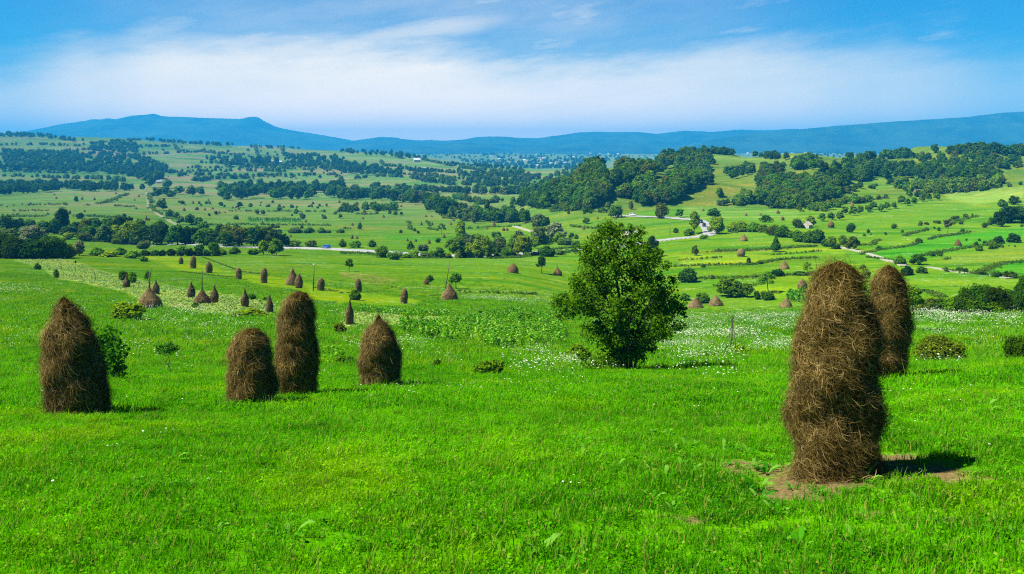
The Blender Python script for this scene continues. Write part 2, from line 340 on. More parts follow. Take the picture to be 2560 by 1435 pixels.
def ground_material():
    m, nt = new_mat('meadow_ground')
    pos = N(nt, 'ShaderNodeNewGeometry').outputs['Position']
    sep = N(nt, 'ShaderNodeSeparateXYZ', {0:pos}); flat = N(nt, 'ShaderNodeCombineXYZ', {0:sep.outputs[0], 1:sep.outputs[1]}).outputs[0]
    dist = N(nt, 'ShaderNodeVectorMath', {0:flat}, operation='LENGTH').outputs['Value']
    tint = attr_n(nt, 'tint', 'Color'); fl = attr_n(nt, 'flower'); pa = attr_n(nt, 'patch'); so = attr_n(nt, 'soil'); pl = attr_n(nt, 'plateau')
    big = noise_n(nt, flat, .07, 4, .6); mid = noise_n(nt, flat, .7, 4, .65); fine = noise_n(nt, flat, 7.0, 5, .7)
    c = mix_c(nt, smooth_n(nt, big, .3, .7), tint, mix_c(nt, 1.0, tint, (1.25,.95,.9), 'MULTIPLY'))
    c = mix_c(nt, smooth_n(nt, mid, .25, .75), mix_c(nt, 1.0, c, (.70,.78,.7), 'MULTIPLY'), mix_c(nt, 1.0, c, (1.18,1.14,1.1), 'MULTIPLY'))
    c = mix_c(nt, smooth_n(nt, fine, .25, .75), mix_c(nt, 1.0, c, (.62,.68,.6), 'MULTIPLY'), mix_c(nt, 1.0, c, (1.25,1.22,1.2), 'MULTIPLY'))
    # mowing strips and worn bands following the slope in the middle distance
    st1 = noise_n(nt, N(nt, 'ShaderNodeMapping', {'Vector':flat, 'Rotation':(0,0,.12), 'Scale':(.012,.085,1)}).outputs[0], 1.0, 5, .65)
    st2 = noise_n(nt, N(nt, 'ShaderNodeMapping', {'Vector':flat, 'Rotation':(0,0,-.2), 'Scale':(.09,.26,1)}).outputs[0], 1.0, 4, .7)
    sa = math_n(nt, 'MULTIPLY', smooth_n(nt, dist, 60, 160), .9)
    c = mix_c(nt, math_n(nt, 'MULTIPLY', sa, smooth_n(nt, st1, .50, .62)), c, mix_c(nt, 1.0, c, (1.6,1.12,1.0), 'MULTIPLY'))
    c = mix_c(nt, math_n(nt, 'MULTIPLY', sa, smooth_n(nt, st1, .46, .36)), c, mix_c(nt, 1.0, c, (.42,.72,.4), 'MULTIPLY'))
    c = mix_c(nt, math_n(nt, 'MULTIPLY', sa, smooth_n(nt, st2, .45, .30)), c, mix_c(nt, 1.0, c, (.52,.64,.5), 'MULTIPLY'))
    c = mix_c(nt, math_n(nt, 'MULTIPLY', sa, smooth_n(nt, st2, .56, .66)), c, mix_c(nt, 1.0, c, (1.5,1.2,1.4), 'MULTIPLY'))
    # strip fields far off: stretched cells, each with a crop of its own
    mp = N(nt, 'ShaderNodeMapping', {'Vector':flat, 'Rotation':(0,0,.35), 'Scale':(.0095,.022,1)}).outputs[0]
    wv = N(nt, 'ShaderNodeVectorMath', {0:mp, 1:N(nt, 'ShaderNodeVectorMath', {0:noise_n(nt, flat, .004, 2, .5, 1), 1:(.9,.9,0)}, operation='MULTIPLY').outputs[0]}, operation='ADD').outputs[0]
    vo = N(nt, 'ShaderNodeTexVoronoi', {'Vector':wv, 'Scale':1.0, 'Randomness':.85}, feature='F1')
    vs = N(nt, 'ShaderNodeSeparateColor', {0:vo.outputs['Color']})
    rp = nt.nodes.new('ShaderNodeValToRGB'); rp.color_ramp.interpolation = 'CONSTANT'
    for k, (p, col) in enumerate([(0,(.095,.20,.03)),(.22,(.15,.21,.045)),(.38,(.07,.185,.02)),(.5,(.20,.20,.07)),(.62,(.11,.22,.035)),(.75,(.15,.25,.06)),(.86,(.23,.195,.085)),(.94,(.05,.14,.015))]):
        e = rp.color_ramp.elements[k] if k < 2 else rp.color_ramp.elements.new(p)
        e.position = p; e.color = col+(1,)
    nt.links.new(vs.outputs[0], rp.inputs[0])
    c = mix_c(nt, math_n(nt, 'MULTIPLY', pa, .85), c, mix_c(nt, .35, rp.outputs[0], mix_c(nt, 1.0, rp.outputs[0], smooth_n(nt, noise_n(nt, flat, .12, 4, .7), .2, .8, .5, 1.4), 'MULTIPLY')))
    ve = N(nt, 'ShaderNodeTexVoronoi', {'Vector':wv, 'Scale':1.0, 'Randomness':.85}, feature='DISTANCE_TO_EDGE')
    c = mix_c(nt, math_n(nt, 'MULTIPLY', math_n(nt, 'MULTIPLY', pa, .45), smooth_n(nt, ve.outputs[0], .035, .012)), c, (.04,.10,.015))
    # far plateau: clearings among the woods
    pn = smooth_n(nt, noise_n(nt, N(nt, 'ShaderNodeMapping', {'Vector':flat, 'Scale':(1,.3,1)}).outputs[0], .007, 5, .65), .58, .66)
    c = mix_c(nt, math_n(nt, 'MULTIPLY', pl, math_n(nt, 'MULTIPLY', pn, .6)), c, (.24,.25,.11))
    # white flower heads, finer near, clumped further off
    f1 = noise_n(nt, flat, 7.0, 2, .6); f2 = noise_n(nt, N(nt, 'ShaderNodeMapping', {'Vector':flat, 'Scale':(.55,1.0,1)}).outputs[0], 1.1, 5, .75)
    fn = math_n(nt, 'ADD', math_n(nt, 'MULTIPLY', f1, .3), math_n(nt, 'MULTIPLY', f2, .7))
    f3 = noise_n(nt, N(nt, 'ShaderNodeMapping', {'Vector':flat, 'Scale':(.5,1.0,1)}).outputs[0], .16, 3, .6)
    fr = math_n(nt, 'MAXIMUM', fl, math_n(nt, 'MULTIPLY', smooth_n(nt, f3, .49, .66, 0.0, .55), smooth_n(nt, dist, 70, 130)))
    th = math_n(nt, 'SUBTRACT', .63, math_n(nt, 'MULTIPLY', math_n(nt, 'MULTIPLY', fr, smooth_n(nt, f3, .25, .7, .5, 1.2)), .20))
    fm = smooth_n(nt, math_n(nt, 'SUBTRACT', fn, th), 0.0, .10)
    fm = math_n(nt, 'MULTIPLY', math_n(nt, 'MULTIPLY', fm, smooth_n(nt, fr, 0.0, .12)), smooth_n(nt, dist, 38, 80, .2, 1.0))
    c = mix_c(nt, math_n(nt, 'MULTIPLY', fm, .7), c, (.40,.50,.24))
    sn = smooth_n(nt, noise_n(nt, flat, 16, 4, .7), .3, .7)
    sq = math_n(nt, 'ADD', so, math_n(nt, 'MULTIPLY_ADD', noise_n(nt, flat, 4.5, 5, .75), 1.5, -.75))
    c = mix_c(nt, smooth_n(nt, sq, .30, .62), c, mix_c(nt, sn, (.075,.055,.018), (.20,.155,.06)))
    bmp = N(nt, 'ShaderNodeBump', {'Strength':.55, 'Distance':.12, 'Height':fine})
    bm2 = N(nt, 'ShaderNodeBump', {'Strength':.5, 'Distance':.7, 'Height':mid, 'Normal':bmp.outputs[0]})
    d = N(nt, 'ShaderNodeBsdfDiffuse', {'Color':c, 'Roughness':.9, 'Normal':bm2.outputs[0]})
    out_n(nt, d.outputs[0]); return m
link('ground', me, (ground_material(),), kind='structure', label='rolling green meadow and strip fields of a wide valley')

# ------------------------------------------------------------------ light, sky, air
def world():
    w = bpy.data.worlds.new('World'); scene.world = w; w.use_nodes = True; nt = w.node_tree; nt.nodes.clear()
    sky = N(nt, 'ShaderNodeTexSky', sky_type='NISHITA', sun_disc=False, sun_elevation=rad(SUN_EL), sun_rotation=math.atan2(SUN_DIR.x, SUN_DIR.y), air_density=1.0, dust_density=.6, ozone_density=2.2)
    hs = N(nt, 'ShaderNodeHueSaturation', {'Saturation':SKY_SAT, 'Color':sky.outputs[0]})
    base = mix_c(nt, 1.0, hs.outputs[0], SKY_MUL, 'MULTIPLY')
    d = N(nt, 'ShaderNodeTexCoord').outputs['Generated']
    s = N(nt, 'ShaderNodeSeparateXYZ', {0:d}); x, y, z = s.outputs
    az = math_n(nt, 'ARCTAN2', x, y); el = math_n(nt, 'ARCTAN2', z, math_n(nt, 'SQRT', math_n(nt, 'ADD', math_n(nt, 'MULTIPLY', x, x), math_n(nt, 'MULTIPLY', y, y))))
    t = math_n(nt, 'MULTIPLY_ADD', az, .8, .5, clamp=True)
    rp = nt.nodes.new('ShaderNodeValToRGB'); rp.color_ramp.interpolation = 'EASE'
    # (azimuth as photo column, upper edge of the cloud sheet as photo row, opacity)
    pts = [(-400,235,.15),(0,205,.48),(230,145,.72),(430,98,.90),(800,96,.97),(1020,110,1.0),(1300,150,.95),(1550,150,.86),(1900,122,.70),(2200,135,.52),(2560,175,.26),(2900,200,.1)]
    for k, (u, row, op) in enumerate(pts):
        p = math.atan((u-CX)/F)*.8+.5; e = rp.color_ramp.elements[k] if k < 2 else rp.color_ramp.elements.new(p)
        e.position = p; e.color = ((HOR-row)/F*4, op, 0, 1)
    nt.links.new(t, rp.inputs[0]); rs = N(nt, 'ShaderNodeSeparateColor', {0:rp.outputs[0]})
    top = math_n(nt, 'DIVIDE', rs.outputs[0], 4.0)
    cv = N(nt, 'ShaderNodeCombineXYZ', {0:az, 1:math_n(nt, 'MULTIPLY_ADD', az, -.12, el)}).outputs[0]
    n1 = noise_n(nt, N(nt, 'ShaderNodeMapping', {'Vector':cv, 'Scale':(3.2,13,1)}).outputs[0], 1.6, 6, .62)
    n2 = noise_n(nt, N(nt, 'ShaderNodeMapping', {'Vector':cv, 'Scale':(4,20,1), 'Location':(3,1,0)}).outputs[0], 1.7, 6, .65)
    h = math_n(nt, 'ADD', el, math_n(nt, 'ADD', math_n(nt, 'MULTIPLY_ADD', n1, .075, -.0375), math_n(nt, 'MULTIPLY_ADD', n2, .03, -.015)))
    edge = smooth_n(nt, math_n(nt, 'SUBTRACT', top, h), -.030, .040)
    # thin high veil with streaks above the sheet
    veil = math_n(nt, 'MULTIPLY', smooth_n(nt, n2, .42, .70), smooth_n(nt, math_n(nt, 'SUBTRACT', n1, math_n(nt, 'ABSOLUTE', math_n(nt, 'MULTIPLY', az, .55))), .25, .55))
    body = math_n(nt, 'MULTIPLY', edge, math_n(nt, 'MULTIPLY', rs.outputs[1], smooth_n(nt, n2, .15, .62, .86, 1.0)))
    # streak running up to the right of centre
    sl = math_n(nt, 'SUBTRACT', el, math_n(nt, 'MULTIPLY_ADD', az, .175, .155)); sl2 = math_n(nt, 'ADD', sl, math_n(nt, 'MULTIPLY_ADD', n2, .03, -.015))
    stk = math_n(nt, 'MULTIPLY', smooth_n(nt, math_n(nt, 'ABSOLUTE', sl2), .022, .0), smooth_n(nt, math_n(nt, 'ABSOLUTE', math_n(nt, 'ADD', az, .13)), .20, .05))
    mask = math_n(nt, 'MAXIMUM', body, math_n(nt, 'MAXIMUM', math_n(nt, 'MULTIPLY', veil, .38), math_n(nt, 'MULTIPLY', stk, .5)))
    mask = math_n(nt, 'MAXIMUM', mask, math_n(nt, 'MULTIPLY', smooth_n(nt, n1, .3, .7, .10, .26), smooth_n(nt, math_n(nt, 'ABSOLUTE', math_n(nt, 'ADD', az, .08)), .48, .12)))
    mask = math_n(nt, 'MULTIPLY', mask, smooth_n(nt, el, .60, .25))
    cloud = mix_c(nt, smooth_n(nt, el, .0, .10), (23.0,15.2,8.4), (11.4,9.3,6.6)); col = mix_c(nt, mask, base, cloud); col = mix_c(nt, smooth_n(nt, el, .24, .7), col, mix_c(nt, 1.0, col, (.5,.5,.55), 'MULTIPLY'))
    bg = N(nt, 'ShaderNodeBackground', {'Color':col, 'Strength':SKY_STR})
    o = nt.nodes.new('ShaderNodeOutputWorld'); nt.links.new(bg.outputs[0], o.inputs['Surface'])
SKY_STR = .0635; SKY_SAT = 1.35; SKY_MUL = (.15,.63,.87)
world()
sd = bpy.data.lights.new('sun', 'SUN'); sd.energy = 5.0; sd.angle = rad(.53); sd.color = (1.0,.95,.88)
sun = bpy.data.objects.new('sun', sd); COL.objects.link(sun)
v = Vector((SUN_DIR.x*math.cos(rad(SUN_EL)), SUN_DIR.y*math.cos(rad(SUN_EL)), math.sin(rad(SUN_EL))))
sun.rotation_euler = v.to_track_quat('Z', 'Y').to_euler(); sun.location = (-50,-10,60)
vs = scene.view_settings; vs.view_transform = 'Standard'; vs.look = 'None'; vs.exposure = 1.2; vs.gamma = 1; vs.use_curve_mapping = False
cy = scene.cycles
cy.max_bounces = 5; cy.diffuse_bounces = 1; cy.glossy_bounces = 2; cy.transmission_bounces = 2; cy.volume_bounces = 0; cy.transparent_max_bounces = 4
cy.use_denoising = False; cy.pixel_filter_type = 'BLACKMAN_HARRIS'; cy.filter_width = 1.2
cy.caustics_reflective = False; cy.caustics_refractive = False
cy.sample_clamp_indirect = 4

def haze():
    m, nt = new_mat('haze_air')
    pv = N(nt, 'ShaderNodeVolumePrincipled', {'Color':HAZE_COL+(1,), 'Density':HAZE_D, 'Density Attribute':'', 'Anisotropy':0.0})
    out_n(nt, None, pv.outputs[0])
    mb = MB(); zb, zt = -58.0, 470.0
    mb.box((0,0,(zb+zt)/2), (31600,31600,zt-zb))
    link('haze', mb.mesh('haze'), (m,), kind='stuff', label='thin blue summer haze filling the valley air')
HAZE_COL = (.035,.50,1.0); HAZE_D = 1.5e-4

# ------------------------------------------------------------------ mountains on the skyline
def mountain(name, sky, D, foot, seed, label, rough=1.0):
    us = np.arange(sky[0][0], sky[-1][0]+1, 6.0); top = np.interp(us, [p[0] for p in sky], [p[1] for p in sky])
    top = gsm(top, .7, 0)+.9*fbm(np.stack([us/24, us*0+seed], -1), seed, 3)
    T = np.linspace(0, 1, 46); zf = -8.0
    V = np.zeros((len(us), 62, 3))
    depth = D-foot
    for k in range(62):
        if k < 46: t = T[k]; y = foot+depth*t
        else: t = 1-(k-45)/16; y = D+(1-t)*1500
        y0 = np.full(len(us), y)
        x = (us-CX)/F*D*(.55+.45*y/D)
        H = (HOR-top)/F*D
        s = t**1.25 if k < 46 else t**.8
        z = zf+(H-zf)*s
        P = np.stack([x/650, y0/650], -1)
        z = z+rough*(75*fbm(P, seed, 4)+20*fbm(P*3.1, seed+5, 3))*np.sin(math.pi*min(t,.999))*np.clip(H/300,.15,1)
        V[:,k] = np.stack([x, y0, z], -1)
    n, kk = len(us), 62
    i, j = np.meshgrid(np.arange(n-1), np.arange(kk-1), indexing='ij')
    q = np.stack([i*kk+j, (i+1)*kk+j, (i+1)*kk+j+1, i*kk+j+1], -1).reshape(-1,4)
    m = mesh_np(name, V.reshape(-1,3), q.ravel(), np.full(len(q),4), True)
    link(name, m, (MOUNT,), kind='structure', label=label)
def mount_mat():
    m, nt = new_mat('wooded_mountain'); pos = N(nt, 'ShaderNodeNewGeometry').outputs['Position']
    a = noise_n(nt, pos, .0025, 6, .65); b = noise_n(nt, pos, .012, 6, .7)
    c = mix_c(nt, smooth_n(nt, a, .35, .65), (.008,.022,.018), (.035,.075,.03))
    c = mix_c(nt, smooth_n(nt, b, .56, .66), c, (.055,.085,.045))
    bm = N(nt, 'ShaderNodeBump', {'Strength':.8, 'Distance':30.0, 'Height':b})
    out_n(nt, N(nt, 'ShaderNodeBsdfDiffuse', {'Color':c, 'Normal':bm.outputs[0]}).outputs[0]); return m
MOUNT = mount_mat()
mountain('mountain', [(-420,392),(-200,380),(0,340),(60,329),(135,314),(215,302),(232,297),(250,299),(268,295),(290,298),(320,290),(360,287),(385,284),(405,291),(450,292),(520,295),(600,298),(620,293),(645,292),(655,300),(690,317),(720,324),(760,331),(800,336),(850,345),(900,356),(960,368),(1050,380),(1150,388)], 9200, 7000, 11, 'blue mesa mountain with a flat top and a small peak, far left on the skyline')
mountain('mountain', [(700,392),(800,378),(880,352),(920,347),(950,342),(985,344),(1030,350),(1080,350),(1110,352),(1150,350),(1195,343),(1255,341),(1300,345),(1350,345),(1400,338),(1450,331),(1490,329),(1540,330),(1600,330),(1640,335),(1690,329),(1710,326),(1780,330),(1850,324),(1900,326),(1990,322),(2060,330),(2200,350),(2500,385)], 8600, 7000, 23, 'low rolling blue hills along the middle of the skyline')
mountain('mountain', [(1500,392),(1650,380),(1760,352),(1860,336),(1960,328),(2030,320),(2080,316),(2200,306),(2330,298),(2420,292),(2500,282),(2560,279),(2700,272),(2980,262)], 6900, 6050, 37, 'long dark blue mountain ridge rising to the right edge of the skyline')
mountain('mountain', [(640,394),(800,386),(900,376),(1000,368),(1090,362),(1170,356),(1215,361),(1260,367),(1330,364),(1420,361),(1500,355),(1560,353),(1640,360),(1720,366),(1800,378),(1900,394)], 7600, 6350, 51, 'lower blue foothills in front of the middle skyline hills')
haze()
# ------------------------------------------------------------------ vegetation materials
def leaf_mat(name, attr_col=False, trans=.35, sheen=0.0):
    m, nt = new_mat(name)
    g = N(nt, 'ShaderNodeNewGeometry'); oi = N(nt, 'ShaderNodeObjectInfo')
    base = attr_n(nt, 'tint', 'Color') if attr_col else oi.outputs['Color']
    ri = g.outputs['Random Per Island']
    c = mix_c(nt, ri, mix_c(nt, 1.0, base, (.55,.62,.5), 'MULTIPLY'), mix_c(nt, 1.0, base, (1.75,1.5,1.2), 'MULTIPLY'))
    if not attr_col:
        c = mix_c(nt, oi.outputs['Random'], mix_c(nt, 1.0, c, (.85,.9,1.0), 'MULTIPLY'), mix_c(nt, 1.0, c, (1.2,1.1,.9), 'MULTIPLY'))
    tc = mix_c(nt, 1.0, c, (1.3,1.25,.6), 'MULTIPLY')
    gl = N(nt, 'ShaderNodeBsdfGlossy', {'Color':(.9,.95,.8,1), 'Roughness':.42})
    if not sheen: out_n(nt, diff_trans(nt, c, tc, trans)); return m
    out_n(nt, N(nt, 'ShaderNodeMixShader', {0:sheen, 1:diff_trans(nt, c, tc, trans), 2:gl.outputs[0]}).outputs[0]); return m
LEAF = leaf_mat('leaves'); LEAFM = leaf_mat('wood_leaves', True, .3)
BARK = simple_mat('bark', (.075,.055,.035), .9, .4, 20)
def grass_mat(name, a, b, dry, trans=.42, dryf=.12):
    m, nt = new_mat(name)
    g = N(nt, 'ShaderNodeNewGeometry'); pos = g.outputs['Position']; ri = g.outputs['Random Per Island']
    big = noise_n(nt, pos, .16, 3, .6); mid = noise_n(nt, pos, 1.1, 4, .6)
    t = math_n(nt, 'ADD', math_n(nt, 'MULTIPLY', smooth_n(nt, big, .3, .7), .45), math_n(nt, 'MULTIPLY', smooth_n(nt, mid, .3, .7), .55))
    c = mix_c(nt, t, a, b)
    hue = noise_n(nt, pos, .33, 4, .65); pat = noise_n(nt, pos, 2.6, 3, .6)
    c = mix_c(nt, smooth_n(nt, hue, .50, .68, 0, .75), c, mix_c(nt, 1.0, c, (2.1,1.12,1.0), 'MULTIPLY'))
    c = mix_c(nt, smooth_n(nt, hue, .46, .30, 0, .8), c, mix_c(nt, 1.0, c, (.50,.66,1.2), 'MULTIPLY'))
    c = mix_c(nt, smooth_n(nt, pat, .48, .34, 0, .7), c, mix_c(nt, 1.0, c, (.42,.56,.6), 'MULTIPLY'))
    c = mix_c(nt, ri, mix_c(nt, 1.0, c, (.6,.68,.6), 'MULTIPLY'), mix_c(nt, 1.0, c, (1.45,1.3,1.6), 'MULTIPLY'))
    c = mix_c(nt, smooth_n(nt, ri, 1-dryf, 1-dryf*.4), c, dry)
    out_n(nt, diff_trans(nt, c, mix_c(nt, 1.0, c, (1.2,1.2,.8), 'MULTIPLY'), trans)); return m
GRASS = grass_mat('grass_blades', (.038,.215,.0015), (.145,.51,.0015), (.26,.30,.04))
GRASSM = grass_mat('meadow_grass', (.075,.29,.003), (.17,.44,.004), (.24,.28,.05))
WEED = grass_mat('broad_leaves', (.03,.20,.004), (.09,.33,.007), (.13,.32,.03), .3, .2)
CROPM = grass_mat('crop_leaves', (.03,.20,.005), (.125,.37,.006), (.24,.44,.05), .3, .22)
CROPD = grass_mat('edge_weeds', (.035,.135,.004), (.085,.215,.006), (.20,.22,.05), .3, .15)
PETAL = simple_mat('white_petals', (.50,.54,.38), .8, .1, 30)

# ------------------------------------------------------------------ scattered ground cover (stuff): instanced clumps on a point cloud
def blade_clump(seed, n, r, hmin, hmax, wmin, wmax, bend=.6, clover=0):
    g = np.random.default_rng(seed); V = []; L = []; Sz = []; c = 0
    for i in range(n):
        a = g.uniform(0, 2*math.pi); q = r*math.sqrt(g.uniform()); x, y = q*math.cos(a), q*math.sin(a)
        h = g.uniform(hmin, hmax)*(1.15-.5*q/r); w = g.uniform(wmin, wmax); d = g.uniform(0, 2*math.pi); ld = g.uniform(.1, bend)*h
        dx, dy = math.cos(d), math.sin(d); sx, sy = -dy*w, dx*w
        for k, (t, ww) in enumerate(((0,1),(.5,.85),(1,.08))):
            o = ld*t*t; V += [(x+dx*o-sx*ww, y+dy*o-sy*ww, h*t*(1-.25*t*bend)), (x+dx*o+sx*ww, y+dy*o+sy*ww, h*t*(1-.25*t*bend))]
        L += [c,c+1,c+3,c+2, c+2,c+3,c+5,c+4]; Sz += [4,4]; c += 6
    for i in range(clover):
        a = g.uniform(0, 2*math.pi); q = r*1.1*math.sqrt(g.uniform()); x, y = q*math.cos(a), q*math.sin(a); h = g.uniform(.25,.7)*hmax; s = g.uniform(.008,.015)
        tx, ty = g.uniform(-.5,.5,2); b = g.uniform(0,6.28)
        for k in range(4):
            e = b+k*math.pi/2; V.append((x+s*math.cos(e), y+s*math.sin(e), h+s*(tx*math.cos(e)+ty*math.sin(e))))
        L += [c,c+1,c+2,c+3]; Sz += [4]; c += 4
    return mesh_np('grass_clump', np.array(V), L, Sz)
def flower_clump(seed, n, r, hmin, hmax, s0, s1):
    g = np.random.default_rng(seed); mb = MB()
    for i in range(n):
        a = g.uniform(0, 6.28); q = r*math.sqrt(g.uniform()); x, y = q*math.cos(a), q*math.sin(a); h = g.uniform(hmin, hmax); s = g.uniform(s0, s1)
        tx, ty = g.uniform(-.35,.35,2)
        V = [(x,y,h+s*.15)]+[(x+s*math.cos(e), y+s*math.sin(e), h+s*(tx*math.cos(e)+ty*math.sin(e))) for e in np.arange(7)*2*math.pi/7]
        mb.add(V, [(0,1+k,1+(k+1)%7) for k in range(7)], 0)
        mb.add([(x-.003,y,0),(x+.003,y,0),(x+.003,y,h),(x-.003,y,h)], [(0,1,2,3)], 1)
    return mb.mesh('flower_clump')
def instancer(name, pts, scl, protos, label, tilt=.18):
    pc = mesh_np(name, pts, [], [], False, None, {'sc':('FLOAT', scl)})
    o = link(name, pc, kind='stuff', label=label)
    coll = bpy.data.collections.new(name+'_kinds')
    for k, (me_, mats) in enumerate(protos):
        for mm in mats: me_.materials.append(mm)
        coll.objects.link(bpy.data.objects.new(name+'_kind', me_))
    ng = bpy.data.node_groups.new(name+'_scatter', 'GeometryNodeTree')
    ng.interface.new_socket('Geometry', in_out='INPUT', socket_type='NodeSocketGeometry'); ng.interface.new_socket('Geometry', in_out='OUTPUT', socket_type='NodeSocketGeometry')
    gi = ng.nodes.new('NodeGroupInput'); go = ng.nodes.new('NodeGroupOutput')
    ci = ng.nodes.new('GeometryNodeCollectionInfo'); ci.inputs['Collection'].default_value = coll; ci.inputs['Separate Children'].default_value = True; ci.inputs['Reset Children'].default_value = True
    ip = ng.nodes.new('GeometryNodeInstanceOnPoints'); ip.inputs['Pick Instance'].default_value = True
    rv = ng.nodes.new('FunctionNodeRandomValue'); rv.data_type = 'FLOAT_VECTOR'; rv.inputs[0].default_value = (-tilt,-tilt,0); rv.inputs[1].default_value = (tilt,tilt,6.2832)
    ri = ng.nodes.new('FunctionNodeRandomValue'); ri.data_type = 'INT'; ri.inputs[4].default_value = 0; ri.inputs[5].default_value = len(protos)-1; ri.inputs['Seed'].default_value = 5
    na = ng.nodes.new('GeometryNodeInputNamedAttribute'); na.data_type = 'FLOAT'; na.inputs['Name'].default_value = 'sc'
    l = ng.links.new
    l(gi.outputs[0], ip.inputs['Points']); l(ci.outputs[0], ip.inputs['Instance']); l(rv.outputs[0], ip.inputs['Rotation']); l(ri.outputs[2], ip.inputs['Instance Index']); l(na.outputs[0], ip.inputs['Scale']); l(ip.outputs[0], go.inputs[0])
    md = o.modifiers.new('scatter', 'NODES'); md.node_group = ng
    return o
def tab(A, x, y):
    u = CX+x/y*F; a = np.clip((u-U[0])/3.0, 0, len(U)-1.001); b = np.clip((np.log(y)-LY[0])/(LY[1]-LY[0]), 0, NY-1.001)
    i = a.astype(int); j = b.astype(int); s = a-i; t = b-j
    return (A[i,j]*(1-s)+A[i+1,j]*s)*(1-t)+(A[i,j+1]*(1-s)+A[i+1,j+1]*s)*t
def wedge(n, y0, y1, g, um=250):
    ys = np.linspace(y0, y1, 400); hw_ = (PW/2+um)/F*ys+SIDE; cdf = np.cumsum(hw_); cdf = (cdf-cdf[0])/(cdf[-1]-cdf[0])
    y = np.interp(g.uniform(0,1,n), cdf, ys); return g.uniform(-1,1,n)*((PW/2+um)/F*y+SIDE), y
SIDE = 6.0
def nrow(x, y): return CX+x/y*F, HOR-tab(Z, x, y)/y*F
g = np.random.default_rng(3)
LIMEF = gsm(np.maximum.reduce([region(FIELDS[k][0], 1.0) for k in (0,1,2,3,4)]), 1, 0)
def grass_layer(name, y0, y1, dens, protos, smin, smax, label, hn=.5, fade=None):
    n = int(dens*(.5*(y1*y1-y0*y0)*(PW+500)/F+2*SIDE*(y1-y0))); x, y = wedge(n, y0, y1, g)
    so = tab(SOILM, x, y); so = so+.55*fbm(np.stack([x,y],-1)*2.2, 61, 3)*(so > .1); lf = tab(LIMEF, x, y)
    keep = (g.uniform(0,1,n) > np.clip((so-.22)*2.0, 0, .95)) & (lf < .4)
    if fade: keep &= g.uniform(0,1,n) < 1-sstep(y, *fade)
    x, y = x[keep], y[keep]; z = tab(Z, x, y)
    hv = .5+.5*fbm(np.stack([x,y],-1)*.55, 44, 3)
    sc = g.uniform(smin, smax, len(x))*(1-hn*.6+hn*1.3*hv)
    instancer(name, np.stack([x,y,z-.01],-1), sc, [(p, (GRASS if y0 < 30 else GRASSM,)) for p in protos], label)
grass_layer('grass', 2.5, 17, 62, [blade_clump(1,60,.15,.045,.12,.0028,.0055,.75,8), blade_clump(2,64,.15,.05,.14,.0028,.005,.6,0), blade_clump(3,30,.17,.03,.08,.003,.005,.8,55), blade_clump(4,50,.14,.06,.16,.0025,.0045,.7,4)], .75, 1.25, 'short vivid green grass and clover of the near slope')
grass_layer('grass', 17, 42, 20, [blade_clump(5,50,.26,.05,.115,.006,.010,.7,10), blade_clump(6,52,.26,.055,.135,.005,.009,.6,0), blade_clump(7,26,.28,.05,.12,.006,.010,.8,40)], .75, 1.3, 'bright green grass between and behind the front haystacks')
grass_layer('meadow_grass', 42, 200, 2.6, [blade_clump(8,40,.55,.12,.32,.012,.022,.7,0), blade_clump(9,44,.55,.10,.26,.012,.022,.6,0)], .6, 1.3, 'rough yellow green meadow grass below the slope', .8, (55, 195))
grass_layer('tall_grass', 4.6, 30, 4.0, [blade_clump(21,16,.12,.16,.34,.002,.0036,.8), blade_clump(22,22,.16,.14,.28,.0022,.004,.9), blade_clump(23,9,.10,.2,.38,.0016,.003,.6)], .7, 1.3, 'taller loose grass tufts and stalks in the near meadow', .8)
grass_layer('tall_grass', 30, 60, 1.4, [blade_clump(24,20,.3,.25,.5,.006,.010,.8), blade_clump(25,26,.4,.22,.42,.006,.011,.9)], .7, 1.3, 'taller grass tufts around the big tree', .8)
# white flower heads
def flower_layer(name, y0, y1, dens, protos, smin, smax, label, extra=0.0):
    n = int(dens*(.5*(y1*y1-y0*y0)*(PW+500)/F+2*SIDE*(y1-y0))); x, y = wedge(n, y0, y1, g)
    cl = .5+.5*fbm(np.stack([x,y],-1)*.30, 51, 3)
    cl = .5*cl+.5*(.5+.5*fbm(np.stack([x*.25,y],-1)*.55, 53, 3)); f = tab(FLOW, x, y)*np.clip((cl-.42)*5.5, 0, 2.0)+extra*np.clip((cl-.5)*3, 0, 1)
    k = g.uniform(0,1,n) < f; x, y = x[k], y[k]
    instancer(name, np.stack([x,y,tab(Z,x,y)],-1), g.uniform(smin, smax, len(x)), [(p, (PETAL, GRASS)) for p in protos], label)
flower_layer('white_wildflowers', 5, 26, 9.0, [flower_clump(1,2,.10,.10,.20,.008,.017), flower_clump(2,4,.24,.10,.22,.007,.014), flower_clump(3,1,.02,.10,.2,.010,.020)], .8, 1.2, 'small white flowers dotted through the near grass', .05)
flower_layer('white_wildflowers', 26, 60, 6.5, [flower_clump(4,7,.40,.18,.38,.013,.026), flower_clump(5,10,.45,.18,.40,.012,.024), flower_clump(6,4,.3,.18,.36,.014,.028)], .8, 1.3, 'drifts of white flowers in the meadow around the big tree', .07)
flower_layer('white_wildflowers', 60, 130, 2.3, [flower_clump(7,12,.7,.2,.45,.022,.042), flower_clump(8,16,.8,.2,.45,.02,.04)], .8, 1.4, 'white flower drifts on the meadow below the slope', .05)
